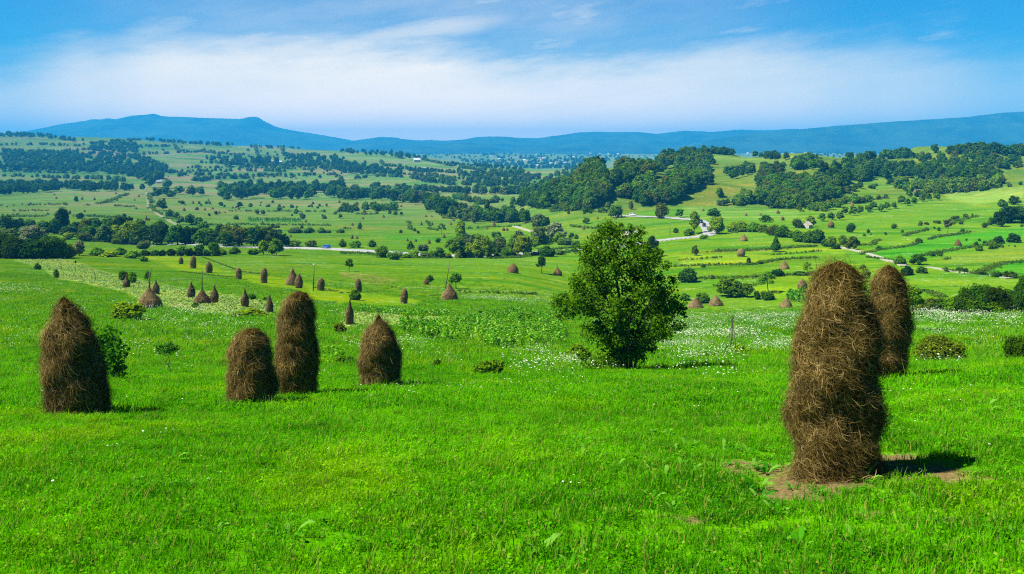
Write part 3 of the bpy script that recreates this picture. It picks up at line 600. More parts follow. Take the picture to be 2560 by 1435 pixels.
# broad-leaved weeds
def rosette(seed, n, ln):
    q = np.random.default_rng(seed); mb = MB()
    for i in range(n):
        a = q.uniform(0,6.28); L_ = ln*q.uniform(.6,1.1); w = L_*q.uniform(.09,.15); up = q.uniform(.7,1.6); d = np.array((math.cos(a),math.sin(a),0)); sd_ = np.array((-d[1],d[0],0)); P = []
        for t, ww in ((0,.15),(.35,.9),(.7,1),(1,.05)):
            c = d*L_*(.15+t*.85)+np.array((0,0,L_*up*(t-.62*t*t))); P += [c-sd_*w*ww, c+sd_*w*ww+np.array((0,0,.25*w))]
        mb.add(P, [(0,1,3,2),(2,3,5,4),(4,5,7,6)], 0, True)
    return mb.mesh('weed_rosette')
wp = []; ws = []
for (qx, qy, r, n) in ((1605,1088,.35,5),(1720,1130,.9,13),(1800,1160,.7,9),(1450,1110,.7,6),(1560,1150,.8,6),(1335,1395,.4,6),(2330,1035,.5,4),(2150,935,.5,3),(1990,1230,.7,5),(2240,1300,.9,4),(1800,1250,.9,7),(1690,1180,.5,4),(2290,1010,.8,4),(1180,960,1.2,5),(1930,1190,.4,3),(2450,1010,1.0,3),(700,1330,.8,4),(1100,1180,1.2,4),(320,1180,1.2,4)):
    c = place(qx, qy)
    for i in range(n):
        x, y = c.x+random.gauss(0,r*.6), c.y+random.gauss(0,r*.6); wp.append((x,y,zat(x,y))); ws.append(random.uniform(.6,1.3))
instancer('broadleaf_weeds', np.array(wp), np.array(ws), [(rosette(1,9,.15),(WEED,)),(rosette(2,12,.12),(WEED,)),(rosette(3,6,.18),(WEED,))], 'broad leaved dock and plantain growing in the near grass', .1)
# vegetable patch behind the front haystacks: rank leafy plants
def leafy(seed, n, h, r, s):
    q = np.random.default_rng(seed); V = []; c = 0; L = []; Sz = []
    for i in range(n):
        t = q.uniform(0,1)**.7; a = q.uniform(0,6.28); rr = r*(1-.5*t)*q.uniform(.3,1); p = np.array((rr*math.cos(a), rr*math.sin(a), h*t))
        nn = q.normal(0,.6,3)+np.array((.2*math.cos(a),.2*math.sin(a),1)); nn /= np.linalg.norm(nn); d = np.cross(nn, q.normal(0,1,3)); d /= np.linalg.norm(d)+1e-6; e = np.cross(nn, d); k = s*q.uniform(.6,1.3)
        V += [p-d*k, p+e*k*.6, p+d*k, p-e*k*.6]; L += [c,c+1,c+2,c+3]; Sz.append(4); c += 4
    return mesh_np('leafy_plant', np.array(V), L, Sz)
def patch_plants(name, poly, dens, protos, smin, smax, label, mat):
    u0, v0 = np.min(poly, 0); u1, v1 = np.max(poly, 0); pts = []
    A = [place(u, v) for u in np.linspace(u0,u1,7) for v in np.linspace(v0,v1,5)]
    x0, x1 = min(p.x for p in A), max(p.x for p in A); y0, y1 = min(p.y for p in A), max(p.y for p in A)
    n = int((x1-x0)*(y1-y0)*dens); x = g.uniform(x0,x1,n); y = g.uniform(y0,y1,n); uu, vv = nrow(x, y)
    k = poly_mask(poly, uu, vv); x, y = x[k], y[k]
    instancer(name, np.stack([x,y,tab(Z,x,y)],-1), g.uniform(smin,smax,len(x)), [(p,(mat,)) for p in protos], label)
patch_plants('bean_plants', z5([(560,600),(820,560),(1000,530),(1300,530),(1620,560),(1700,640),(1680,700),(1450,740),(1150,750),(950,720),(820,700),(600,660)]), 2.6, [leafy(1,52,.55,.36,.080), leafy(2,60,.7,.32,.075), leafy(3,44,.4,.38,.085)], .7, 1.25, 'lush leafy vegetable patch beside the big tree', CROPM)
patch_plants('bean_plants', z5([(400,620),(470,570),(620,590),(700,640),(840,690),(830,720),(600,680),(420,640)]), 2.0, [leafy(4,36,1.0,.22,.09), leafy(5,30,.9,.25,.09)], .7, 1.2, 'row of tall upright plants at the left edge of the vegetable patch', CROPM)
patch_plants('corn_plants', z3([(800,1372),(960,1365),(985,1425),(790,1410)]), 2.2, [leafy(6,22,1.7,.25,.22)], .8, 1.1, 'stand of green corn behind the big front haystack', CROPM)
patch_plants('corn_plants', z1([(1830,800),(2240,808),(2240,822),(1860,816)]), .25, [leafy(7,22,2.0,.6,.35)], .8, 1.1, 'dark green corn strip in the far left valley field', CROPM)
MOWN = grass_mat('mown_hay', (.15,.29,.03), (.27,.45,.09), (.36,.42,.14), .25, .3)
for nm_, pl_ in (('mown_hay', z1([(120,1100),(430,1090),(560,1115),(700,1170),(900,1222),(1300,1305),(1700,1365),(2050,1429),(2050,1495),(1500,1490),(1030,1395),(950,1335),(650,1275),(400,1225),(330,1160),(170,1115)])), ('mown_hay', z5([(10,478),(250,488),(800,528),(900,540),(600,578),(380,572),(250,582),(10,590)])), ('mown_hay', z4([(1110,155),(1400,118),(1750,125),(2050,195),(2050,250),(1700,255),(1450,185),(1200,185)]))):
    patch_plants(nm_, pl_, 1.5, [leafy(41,16,.07,.55,.10), leafy(42,20,.09,.5,.09)], .6, 1.4, 'mown hay drying on the pale plot behind the front haystacks', MOWN)
# low rank herbs on field edges and the ditch
patch_plants('rank_herbs', z5([(80,440),(300,445),(700,490),(950,500),(900,515),(500,500),(100,475)]), 1.2, [leafy(8,22,.5,.35,.10)], .7, 1.3, 'rank dark weeds along the ditch above the pale mown strip', CROPM)
patch_plants('rank_herbs', z5([(1000,505),(1300,470),(1700,480),(1700,560),(1300,530)]), 1.1, [leafy(9,24,.55,.35,.11)], .7, 1.4, 'rank green weeds behind the vegetable patch', CROPM)
patch_plants('rank_herbs', z4([(2370,560),(2560,530),(2560,600),(2380,640)]), 2.0, [leafy(10,20,.35,.3,.07)], .7, 1.3, 'low nettles to the right of the tall middle haystack', CROPM)

# ------------------------------------------------------------------ trees
def ico_lump(c, r, n=7, m=5):
    V = [(0,0,1)]
    for i in range(1, m):
        t = math.pi*i/m
        for j in range(n): a = 2*math.pi*(j+.5*(i%2))/n; V.append((math.sin(t)*math.cos(a), math.sin(t)*math.sin(a), math.cos(t)))
    V.append((0,0,-1)); V = np.array(V)*np.asarray(r)+np.asarray(c); P = [(0,1+j,1+(j+1)%n) for j in range(n)]
    for i in range(m-2):
        for j in range(n): a = 1+i*n+j; b = 1+i*n+(j+1)%n; P += [(a,a+n,b+n,b)]
    k = 1+(m-2)*n; P += [(k+j, len(V)-1, k+(j+1)%n) for j in range(n)]
    return V, P
def crown_np(lobes, n, size, seed, shell=.62, outw=1.0, droop=0.0, core=.52, aspect=1.0, leafy_shape=False):
    q = np.random.default_rng(seed); lobes = np.array(lobes, float); C, R = lobes[:,:3], lobes[:,3:6]
    w = (R.prod(1))**(2/3); w /= w.sum(); P = []; D = []; tot = 0
    while tot < n:
        k = q.choice(len(lobes), n*2, p=w); d = q.normal(0,1,(n*2,3)); d /= np.linalg.norm(d,axis=1)[:,None]
        bump = 1+.26*vnoise(d*2.3+k[:,None]*7.1, seed)
        r = (1-shell*q.uniform(0,1,n*2)**1.6)*bump
        p = C[k]+d*R[k]*r[:,None]; ok = np.ones(len(p), bool)
        for i in range(len(lobes)):
            dd = np.linalg.norm((p-C[i])/R[i], axis=1); ok &= (dd > .72)|(k == i)
        P.append(p[ok]); D.append(d[ok]); tot += ok.sum()
    P = np.concatenate(P)[:n]; D = np.concatenate(D)[:n]
    nn = D*outw+q.normal(0,.55,(n,3))+np.array((0,0,.25)); nn /= np.linalg.norm(nn,axis=1)[:,None]
    t = np.cross(nn, q.normal(0,1,(n,3))); t /= np.linalg.norm(t,axis=1)[:,None]+1e-6; b = np.cross(nn, t)
    s = size*q.uniform(.6,1.4,n)[:,None]
    if leafy_shape: V = np.stack([P-t*s, P+b*s*.55, P+t*s, P-b*s*.55], 1)
    else: V = np.stack([P-t*s-b*s*.2, P-t*s*.1+b*s, P+t*s*1.0+b*s*.15, P+t*s*.2-b*s*.9], 1)
    if droop: V[...,2] -= droop*np.linalg.norm(V[...,:2],axis=2)
    V = V.reshape(-1,3); L = np.arange(len(V)); Sz = np.full(n,4)
    if core:
        vs_, ls_, ss_ = [V], list(L), list(Sz); c0 = len(V)
        for i in range(len(lobes)):
            v_, p_ = ico_lump(C[i], R[i]*core); v_ = v_+.12*R[i].mean()*np.random.default_rng(seed+i).normal(0,1,v_.shape)
            vs_.append(v_)
            for f_ in p_: ls_ += [c0+a for a in f_]; ss_.append(len(f_))
            c0 += len(v_)
        V = np.concatenate(vs_); L = np.array(ls_); Sz = np.array(ss_)
    return V, L, Sz
def trunk_mb(h, r, seed, limbs=4, spread=.3, top=.62, lean=0.0, stems=1):
    q = np.random.default_rng(seed); mb = MB()
    for s_ in range(stems):
        a0 = 2*math.pi*s_/max(stems,1)+q.uniform(-.4,.4); off = 0 if stems == 1 else q.uniform(.03,.09)
        bx, by = off*math.cos(a0), off*math.sin(a0); ln = (lean if stems == 1 else q.uniform(.12,.30))
        P = [(bx+ln*t*t*math.cos(a0)+.012*q.normal(), by+ln*t*t*math.sin(a0)+.012*q.normal(), -.03+h*top*t) for t in (0,.25,.5,.75,1)]
        rr = r if stems == 1 else r*.62
        mb.tube(P, [rr*1.25, rr, rr*.85, rr*.65, rr*.4], 6)
        for k in range(limbs):
            t = q.uniform(.35,.95); i = min(int(t*4),3); f_ = t*4-i; p = np.array(P[i])*(1-f_)+np.array(P[i+1])*f_
            a = q.uniform(0,6.28); e = spread*q.uniform(.6,1.1); up = h*q.uniform(.12,.28)
            mb.tube([p, p+np.array((e*.5*math.cos(a), e*.5*math.sin(a), up*.6)), p+np.array((e*math.cos(a), e*math.sin(a), up))], [rr*.5, rr*.33, rr*.12], 5)
    return mb
def lobes_round(seed, n=9, base=.24, w=.46, top=1.0, hi=.2):
    q = np.random.default_rng(seed); L_ = [(0,0,(base+top)/2, w*.72, w*.72, (top-base)*.42)]
    for i in range(n):
        t = (i+.5)/n; z = base+(top-base)*(.16+.70*t); a = i*2.4+q.uniform(-.5,.5); e = w*(1-.75*max(0,t-.35))*q.uniform(.42,.72); s = w*q.uniform(.34,.52)*(1-.28*t)
        L_.append((e*math.cos(a), e*math.sin(a), z, s, s, s*q.uniform(.75,1.05)*(top-base)))
    return L_
def lobes_column(seed, w=.13, base=.08, n=9):
    q = np.random.default_rng(seed); return [(q.normal(0,w*.18), q.normal(0,w*.18), base+(1-base)*(.08+.84*(i+.5)/n), w*(1-.55*abs((i+.5)/n-.42))*q.uniform(.85,1.1), w*(1-.5*abs((i+.5)/n-.42)), .11) for i in range(n)]
def lobes_bush(seed, n=7):
    q = np.random.default_rng(seed); L_ = []
    for i in range(n):
        a = i*2.4+q.uniform(-.4,.4); e = .30*q.uniform(.2,1.05); s = q.uniform(.19,.30); z = q.uniform(.28,.74)*(1-.5*e)
        L_.append((e*math.cos(a), e*math.sin(a), z, s, s, min(s*1.25, max(.22,1-z-.02))))
    L_.append((0,0,.36,.40,.40,.38)); return L_
def conic_lobes(seed, n=8):
    q = np.random.default_rng(seed); return [(q.normal(0,.02),q.normal(0,.02),.16+.76*(i+.5)/n, .36*(1-(i+.3)/n)**.8+.04, .36*(1-(i+.3)/n)**.8+.04,.12) for i in range(n)]
KINDS = {}
def add_kind(name, lobes, seeds, trunk, nf=(420,1500,5200), sf=(.074,.044,.024), **kw):
    KINDS[name] = []
    for sd_ in seeds:
        lod = []
        for n_, s_ in zip(nf, sf):
            lod.append(crown_np(lobes(sd_), n_, s_, sd_*13+n_, **kw))
        tm = None
        if trunk: tm = trunk_mb(*trunk(sd_))
        KINDS[name].append(dict(raw=lod, mesh=[None,None,None], trunk=tm, tmesh=None))
add_kind('round', lambda s: lobes_round(s, 9, .12), (1,2,3,4), lambda s: (1,.022,s,5,.28))
add_kind('broad', lambda s: lobes_round(s, 12, .03, .50, 1.0), (5,6,7), lambda s: (1,.03,s,6,.32))
add_kind('tall', lambda s: lobes_round(s, 10, .18, .30, 1.0), (8,9), lambda s: (1,.02,s,5,.18))
add_kind('column', lambda s: lobes_column(s), (10,11), lambda s: (1,.014,s,3,.06,.8))
add_kind('sparse', lambda s: lobes_round(s, 8, .34, .44, 1.0)[1:], (12,13), lambda s: (1,.02,s,7,.34,.8,.08), nf=(200,600,1600), sf=(.07,.042,.026), core=0, shell=.9)
add_kind('sapling', lambda s: lobes_round(s, 7, .30, .36, 1.0), (14,15), lambda s: (1,.022,s,5,.24,.7), nf=(260,900,2400), sf=(.075,.042,.026), core=.4, shell=.8)
add_kind('willow', lambda s: lobes_round(s, 12, .06, .46, 1.0), (16,17), lambda s: (1,.025,s,6,.3,.6,0,2), shell=.4)
add_kind('conic', lambda s: conic_lobes(s), (18,), lambda s: (1,.02,s,3,.15,.8))
add_kind('bush', lambda s: lobes_bush(s), (20,21,22,23), None)
GREEN = dict(d=(.040,.112,.006), m=(.068,.172,.006), y=(.140,.25,.004), l=(.105,.235,.007), s=(.17,.235,.13), o=(.080,.130,.010), b=(.026,.082,.013), p=(.06,.09,.022), g=(.085,.145,.045), k=(.018,.055,.006))
def kind_mesh(kind, var, lod):
    K = KINDS[kind][var]
    if K['mesh'][lod] is None:
        V_, L_, S_ = K['raw'][lod]; me_ = mesh_np(kind+'_crown', V_, L_, S_); me_.materials.append(LEAF); K['mesh'][lod] = me_
    if K['trunk'] is not None and K['tmesh'] is None:
        K['tmesh'] = K['trunk'].mesh(kind+'_trunk'); K['tmesh'].materials.append(BARK)
    return K['mesh'][lod], K['tmesh']
PLANTS = []     # every placed tree and bush: dict(kind, var, loc, h, w, col, label, group, name, px)
def plant(u, row, hpx, wpx, kind, col, label=None, group=None, name=None, jit=True, h=None, loc=None, ymin=3.0):
    p = loc if loc is not None else place(u, row, ymin)
    if p is None: return
    H = h if h is not None else hpx/F*p.y
    Wd = wpx/F*p.y if wpx else None
    nat = dict(round=.92, broad=1.0, tall=.6, column=.27, sparse=.9, sapling=.74, willow=.95, conic=.74, bush=1.05)[kind]
    sw = (Wd/nat) if Wd else H*random.uniform(.9,1.12)*(1.2 if kind == 'bush' else 1)
    c = np.array(GREEN[col])*(np.array([random.uniform(.88,1.14) for _ in range(3)]) if jit else 1)
    PLANTS.append(dict(kind=kind, var=random.randrange(len(KINDS[kind])), loc=p, h=H, w=sw, col=c, label=label, group=group, name=name or ('bush' if kind == 'bush' else 'tree'), px=H/p.y*F, rz=random.uniform(0,6.28), hand=label is not None and group is None))
# ------------------------------------------------------------------ single trees and bushes, traced (zoom frame, x, top, base, width, kind, colour, label)
def pin(poly):
    u0, v0 = np.min(poly, 0); u1, v1 = np.max(poly, 0)
    while True:
        u, v = random.uniform(u0,u1), random.uniform(v0,v1)
        if poly_mask(poly, np.array([u]), np.array([v]))[0]: return u, v
FR = dict(a=(0,280), b=(850,280), c=(1700,280), d=(0,700), e=(850,620), f=(1700,600))
def T(fr, x, yt, yb, w, kind, col, label, **kw):
    ox, oy = FR[fr]; plant(ox+x*S, oy+yb*S, (yb-yt)*S, w*S, kind, col, label, **kw)
T('b',70,1085,1187,70,'sapling','d','small round dark tree alone on the flowery meadow, left of the two leaning poles')
T('b',1500,1062,1200,82,'sapling','d','small upright dark tree between the two bell haystacks on the flowery meadow')
T('e',670,195,292,58,'sapling','d','little round tree in front of a half hidden haystack left of the leaning pole')
T('e',862,178,305,108,'sapling','m','small bushy tree right behind the bell haystack beside the leaning pole')
T('e',112,300,388,104,'bush','m','green bush leaning against a short haystack in the lime mown strip')
T('d',940,150,300,280,'bush','y','low wide green bush left of the broad cone haystack')
T('e',1110,815,942,260,'bush','m','low dark bush on the meadow right of the peaked front haystack')
T('e',1770,700,838,270,'bush','l','yellow green bush at the left foot of the big tree')
T('e',1390,470,540,150,'bush','m','dark green clump behind the vegetable patch')
T('e',720,815,880,70,'bush','d','tiny dark shrub on the meadow between the peaked front haystack and the vegetable patch')
T('e',60,795,860,150,'bush','m','low nettle clump right of the tallest middle haystack')
T('f',1950,690,900,380,'bush','o','thorny dark bush in the flowers right of the two big haystacks',ymin=30)
T('f',2510,690,925,200,'bush','d','dark thorn bush at the right edge among white flowers',ymin=30)
T('f',440,770,850,190,'bush','l','low weedy clump at the foot of the stick tripod')
T('f',1735,330,560,170,'sapling','m','small leafy tree with bare dark trunk right behind the rear big haystack',ymin=40)
T('d',1870,90,145,90,'bush','m','small round bush behind a thin dark haystack on the pale plot')
T('d',1450,160,215,90,'bush','m','scrubby little bush left of the cone haystack with a tall pole')
T('d',1980,115,150,70,'bush','l','tiny pale bush right of the round bush on the pale plot')
T('d',1850,210,275,300,'bush','l','long low weed bush below the thin haystacks')
T('d',2530,310,400,110,'bush','o','grey green bush in front of the slim dark pointed haystack')
T('a',920,1170,1250,90,'bush','d','dark bush behind the peaked little haystack on the pale plot')
T('a',985,1180,1275,80,'bush','m','bush standing second behind the peaked little haystack')
T('a',1100,1175,1275,60,'sapling','m','thin young tree beside the pole of the broad cone haystack')
T('a',420,1165,1235,50,'bush','m','small shrub by the fallen wire at the edge of the pale plot')
T('a',280,1118,1172,60,'bush','d','lone low bush in the pale plot at far left')
# mid row along the main road
T('b',895,800,960,96,'tall','y','slim light green poplar rising above the roadside trees left of centre')
T('b',870,925,1085,150,'round','m','rounded tree right in front of the slim light poplar')
T('b',1060,905,1085,190,'broad','y','broad bright green tree by the road, second right of the slim poplar')
T('b',1365,905,1068,165,'broad','y','dome shaped bright tree by the road left of the big tree')
T('b',740,1000,1088,82,'round','m','small dark tree by the road left of the slim poplar')
T('b',1245,1005,1078,110,'bush','m','grey green roadside bush between the two bright dome trees')
T('b',1545,985,1075,140,'bush','d','dark bush below the road, left of the big tree')
T('b',1755,955,1032,86,'round','m','small round tree above the road touching the left side of the big tree')
T('b',2320,915,1085,115,'round','k','dark narrow tree showing right behind the big tree crown')
T('b',310,985,1082,135,'bush','m','rounded bush at the end of the pale road stretch')
T('b',400,1030,1098,112,'bush','l','bright low bush in front of the road, right of the blue car')
T('b',540,1022,1082,98,'bush','y','small bright bush below the road in the middle')
T('b',525,958,1022,62,'conic','d','small dark pointed tree behind the road bushes')
T('b',620,975,1035,100,'bush','g','grey bush behind the road bushes')
T('b',240,945,1005,84,'bush','d','dark bush behind the road, right of the blue car')
T('b',110,945,1010,105,'bush','l','pale bush behind the road, just right of the blue car')
T('b',20,940,1005,70,'bush','m','round bush behind the rear of the blue car')
T('b',1640,1020,1062,90,'bush','m','low bush on the road bank beside the big tree')
T('b',755,825,908,74,'sparse','g','sparse pale tree alone in the valley field left of the slim poplar')
T('b',1600,812,965,185,'willow','s','silver grey willow in the valley centre')
T('b',1480,840,985,150,'broad','g','grey green tree at the left shoulder of the silver willow')
T('b',1475,755,865,140,'willow','g','tall grey willow pair behind the silver willow')
T('b',1530,775,868,70,'tall','d','dark tree on the right side of the tall grey willows')
T('b',1330,870,985,130,'bush','g','grey bush before the valley haystacks')
T('b',1180,925,1045,150,'bush','g','large grey bush between the two bright dome trees')
T('b',1165,880,935,92,'bush','m','small round bush beside the twin haystacks in the valley')
T('b',1093,650,792,38,'column','d','tall dark column poplar in the valley centre')
T('b',1050,705,792,42,'tall','d','dark tree left of the column poplar')
T('b',1163,738,825,58,'tall','d','dark tree right of the column poplar')
T('b',1005,720,832,80,'willow','g','grey willow left of the column poplar')
T('b',965,690,785,60,'willow','s','silver tree farther left of the column poplar')
T('b',928,680,775,58,'tall','d','slim dark tree left of the silver valley trees')
T('b',1222,690,752,52,'round','d','round dark tree at the track end by the wooded hill')
T('b',1282,685,755,66,'round','d','round dark tree beneath the pale tall tree by the wooded hill')
T('b',1285,625,710,48,'tall','l','pale tall tree at the left foot of the wooded hill')
T('b',740,668,765,76,'round','d','dark tree at the right end of the valley wood')
T('b',2052,688,785,130,'broad','m','broad round tree below the wooded hill, right of the valley')
T('b',1995,665,730,55,'round','g','grey tree behind the broad round tree below the wooded hill')
T('b',2395,668,792,112,'broad','o','olive tree standing over the far road')
T('b',2530,718,785,70,'round','m','round tree on the far road, right of the olive tree')
T('b',2165,658,725,46,'willow','g','small grey tree at the foot of the right hill')
T('b',1835,782,832,66,'round','m','small tree in the pale field below the wooded hill')
T('b',1725,895,942,45,'round','d','small dark tree in the field left of the big tree crown')
T('b',1760,905,945,40,'bush','d','little dark bush beside the small tree left of the big tree crown')
T('b',148,818,872,42,'bush','d','small dark bush by a haystack in the middle valley field')
T('b',558,858,888,30,'bush','m','tiny bush near the mown stripes of the valley field')
T('b',730,930,972,48,'bush','m','bush in the valley field left of the slim poplar')
T('b',2500,855,900,50,'bush','d','bush above the road beside the big tree top')
# left hedge by the road
T('a',462,700,905,125,'broad','k','tall dark tree rising above the left roadside hedge')
T('a',593,742,795,64,'bush','k','round dark bush alone in the field above the left hedge')
T('a',565,622,672,36,'round','d','small round tree among haystacks on the far left field')
T('a',1785,668,712,52,'round','k','round dark tree beside three small haystacks in the valley')
T('a',240,838,1010,215,'willow','s','silver leaved bush in the dark thicket at far left')
T('a',590,955,1070,100,'willow','s','small silver bush at the end of the dark left thicket')
T('a',1960,950,1062,105,'round','y','bright yellow green young tree left of the blue car')
T('a',2055,938,1066,125,'round','m','green tree beside the yellow green young tree, left of the blue car')
T('a',970,805,985,190,'broad','y','bright yellow green tree in the middle of the left roadside hedge')
T('a',2190,948,1002,110,'bush','m','green bush beside the blue car')
T('a',2310,944,1002,112,'bush','o','olive bush behind the front of the blue car')
T('a',1645,825,880,70,'bush','d','dark bush in the field above the right end of the left hedge')
for k, (x, w, h) in enumerate(((2200,120,50),(2300,100,48),(2390,80,45),(2440,60,30),(2530,70,35),(2080,60,30))): T('a',x,900-h,900,w,'bush','gdmgmd'[k],'bush in the row across the valley field behind the blue car',group='valley field bushes')
G='left thicket'; L_='dark bush in the thick shaded clump at the far left edge'
for x, yt, yb, w, c in ((20,870,1088,220,'d'),(120,900,1090,230,'k'),(330,905,1088,210,'d'),(440,930,1088,190,'m'),(230,930,1092,240,'k'),(510,965,1085,120,'o'),(-60,850,1090,200,'d')): T('a',x,yt,yb,w,'bush',c,L_,group=G)
G='left roadside hedge'; L_='tree in the long dark hedge row above the road at left'
for x, yt, yb, w, c in ((40,755,905,130,'d'),(130,785,905,130,'k'),(220,790,905,130,'d'),(320,800,908,130,'m'),(400,790,910,110,'d'),(560,810,910,120,'d'),(640,785,915,120,'o'),(720,785,915,110,'d'),(800,775,920,110,'m'),(880,760,930,110,'d'),(950,765,930,110,'k'),(1040,790,935,110,'m'),(780,830,965,150,'g'),(860,830,970,120,'l'),
    (1080,825,988,190,'d'),(1200,825,988,170,'k'),(1320,830,990,180,'d'),(1420,845,988,150,'k'),(1500,865,992,140,'m'),(1590,875,992,140,'d'),(1680,880,1000,140,'d'),(1780,845,1000,180,'o'),(1890,840,1003,180,'d'),(1985,838,1003,180,'o'),(2065,885,1003,130,'d'),(2110,900,1003,90,'k')): T('a',x,yt,yb,w,'broad',c,L_,group=G)
for k in range(46):
    q_ = pin(z1([(0,960),(480,930),(900,985),(1600,1000),(2100,1003),(2100,930),(1500,900),(900,870),(480,880),(0,880)])); T('a',q_[0]/S,(q_[1]-280)/S-random.uniform(55,115),(q_[1]-280)/S,random.uniform(90,160),random.choice(['broad','bush']),random.choice('dkmdo'),L_,group=G)
G='left hedge bushes'; L_='low bush along the foot of the left roadside hedge'
for x, yt, yb, w, c in ((500,890,948,110,'y'),(640,895,962,120,'o'),(870,920,982,100,'d'),(720,1000,1068,150,'m'),(810,1030,1078,150,'y'),(900,1005,1065,120,'d'),(985,1020,1088,150,'l'),(1070,1068,1112,70,'m'),(1070,945,1020,110,'g'),(1650,1010,1062,90,'m'),(1745,1000,1058,110,'d'),(1885,1010,1062,100,'m'),(1340,985,1045,90,'l'),(1600,960,1040,100,'m'),(1480,975,1035,90,'m')): T('a',x,yt,yb,w,'bush',c,L_,group=G)
G='shaded hedge by the lime strip'; L_='dark bush of the low shaded hedge above the lime mown strip'
for k in range(9): T('a',1080+k*66,1012+random.uniform(-8,10),1070,88,'bush','kdk'[k%3],L_,group=G)
G='valley diagonal trees'; L_='tree in the diagonal belt by the dirt track of the left valley'
for x, yt, yb, w, c in ((1200,645,730,90,'d'),(1170,560,640,90,'d'),(1260,720,792,70,'m'),(1310,745,800,70,'d'),(1345,770,835,70,'g'),(1410,755,842,80,'d'),(1480,780,848,80,'d'),(1230,550,625,90,'d'),(1330,545,610,90,'m'),(1420,540,625,90,'g'),(1490,550,620,70,'m'),(1280,580,640,80,'d'),(1120,480,560,80,'d'),(1170,430,520,80,'d'),(1250,500,570,70,'d')): T('a',x,yt,yb,w,'round',c,L_,group=G)
# right side
T('c',295,556,632,64,'broad','m','lone round tree casting a shadow on the bare hill slope at right')
T('c',1265,818,895,74,'bush','d','dark round tree alone in the right hand meadow, right of the haystack by the orchard')
T('c',1995,790,908,82,'sparse','g','pale sparse tree in the middle of the right hand meadow')
T('c',2372,730,852,96,'broad','k','dark tree at the left end of the clump on the right edge')
T('c',2460,690,825,190,'broad','k','large dark tree clump head at the right edge of the far meadow')
T('c',2550,690,825,150,'broad','d','dark tree cut by the right edge of the far meadow')
T('c',2490,620,690,90,'broad','d','round dark tree above the clump at the right edge')
T('c',2400,645,705,90,'bush','d','dark bush above the clump at the right edge')
T('c',2310,775,842,52,'bush','m','small bush left of the dark clump at the right edge')
T('c',2372,912,978,84,'bush','k','dark bush right of the haystack on the vivid green field')
T('c',2485,900,970,130,'bush','k','wide dark bush near the right edge beside the vivid green field')
T('c',2205,960,1005,46,'bush','d','small dark bush just right of the haystack on the vivid green field')
T('c',1780,932,974,60,'bush','d','low bush on the upper edge of the vivid green field')
T('c',1480,988,1026,50,'bush','d','low bush at the left tip of the vivid green field')
T('c',712,922,1040,74,'conic','d','dark pointed small tree on the edge above the lime strips')
T('c',110,988,1072,54,'round','o','small olive tree with bushy foot on the edge of the lime strips')
T('c',510,1078,1135,38,'round','d','tiny round tree on the lower edge of the lime strip')
T('c',640,762,820,98,'broad','m','round tree above the roadside hedge at right')
T('c',250,712,792,112,'round','m','round tree behind the road bend')
T('c',270,768,908,136,'broad','y','broad light green tree right of the road bend')
T('c',110,732,905,96,'tall','y','tall light green poplar left of the road bend')
T('c',62,858,918,84,'bush','m','bush at the foot of the poplar by the road bend')
T('c',170,908,944,76,'bush','l','bright low bush below the road bend')
T('c',975,768,856,78,'round','y','yellow green tree leaning on the small pale house')
T('c',880,785,862,90,'bush','o','olive bush left of the small pale house')
T('c',1130,922,1015,92,'round','m','light tree at the head of the white path')
T('c',1212,908,1005,74,'round','l','pale tree right behind the head of the white path')
T('c',1290,918,1022,104,'broad','o','olive round tree right of the head of the white path')
T('c',1640,1062,1135,100,'bush','m','green bush at the lower end of the white path')
T('c',1772,1052,1135,122,'broad','d','round dark tree at the lower end of the white path')
T('c',1690,1138,1215,120,'bush','k','dark shaded bush below the end of the white path')
T('c',1800,1140,1200,96,'bush','d','dark bush right of the shaded bush below the white path')
T('c',62,1148,1265,180,'bush','d','dark bush emerging right of the big tree')
T('c',360,1222,1375,215,'broad','m','wide rounded tree above two bell haystacks right of the big tree')
T('c',500,1268,1378,116,'round','m','round tree right of the wide rounded tree')
T('c',575,1320,1395,60,'bush','d','small bush between the round tree and the sparse pale tree')
T('c',655,1178,1345,155,'sparse','l','airy pale tree with thin trunks in front of the lime field')
T('c',650,1322,1398,116,'bush','m','bush below the airy pale tree')
T('c',730,1162,1222,122,'bush','k','dark bush left of the field hedge behind the front haystack')
T('c',900,1182,1215,140,'bush','d','low field hedge bush behind the front haystack, left part')
T('c',950,1108,1215,78,'sparse','y','small light tree over the field hedge behind the front haystack')
T('c',1385,1158,1260,76,'round','l','pale young tree seen in the gap between the two big haystacks')
T('c',1360,1128,1170,60,'bush','m','bush in the upper gap between the two big haystacks')
T('c',2090,1150,1186,80,'bush','d','little bush on the lower path at right')
T('c',2240,1165,1210,70,'bush','d','second little bush on the lower path at right')
T('c',2350,1180,1228,80,'bush','d','third little bush along the lower path at right')
T('c',2470,1180,1235,110,'bush','d','wide bush near the right edge on the lower path')
T('c',2100,865,895,40,'bush','d','tiny bush right of the pale sparse tree in the right meadow')
T('c',170,1330,1420,120,'bush','m','low bush at the flowery strip right of the big tree')
T('c',40,1340,1400,90,'bush','m','bright bush touching the right side of the big tree')
G='thicket at right'; L_='bush in the big dark thicket behind the flower meadow at right'
for x, yt, yb, w, c in ((1800,430,545,150,'o'),(1880,420,545,170,'o'),(1950,420,545,160,'d'),(2050,390,548,200,'m'),(2140,340,548,230,'d'),(2260,300,545,260,'d'),(2380,330,545,240,'k'),(2460,360,540,240,'d'),(2560,380,540,240,'d'),(2550,240,545,170,'d'),(2350,430,548,190,'m'),(2200,430,548,200,'d')):
    T('f',x,yt,yb,w,'bush',c,L_,group=G,ymin=60)
G='orchard trees'; L_='small round orchard tree in the row on the right hand slope'
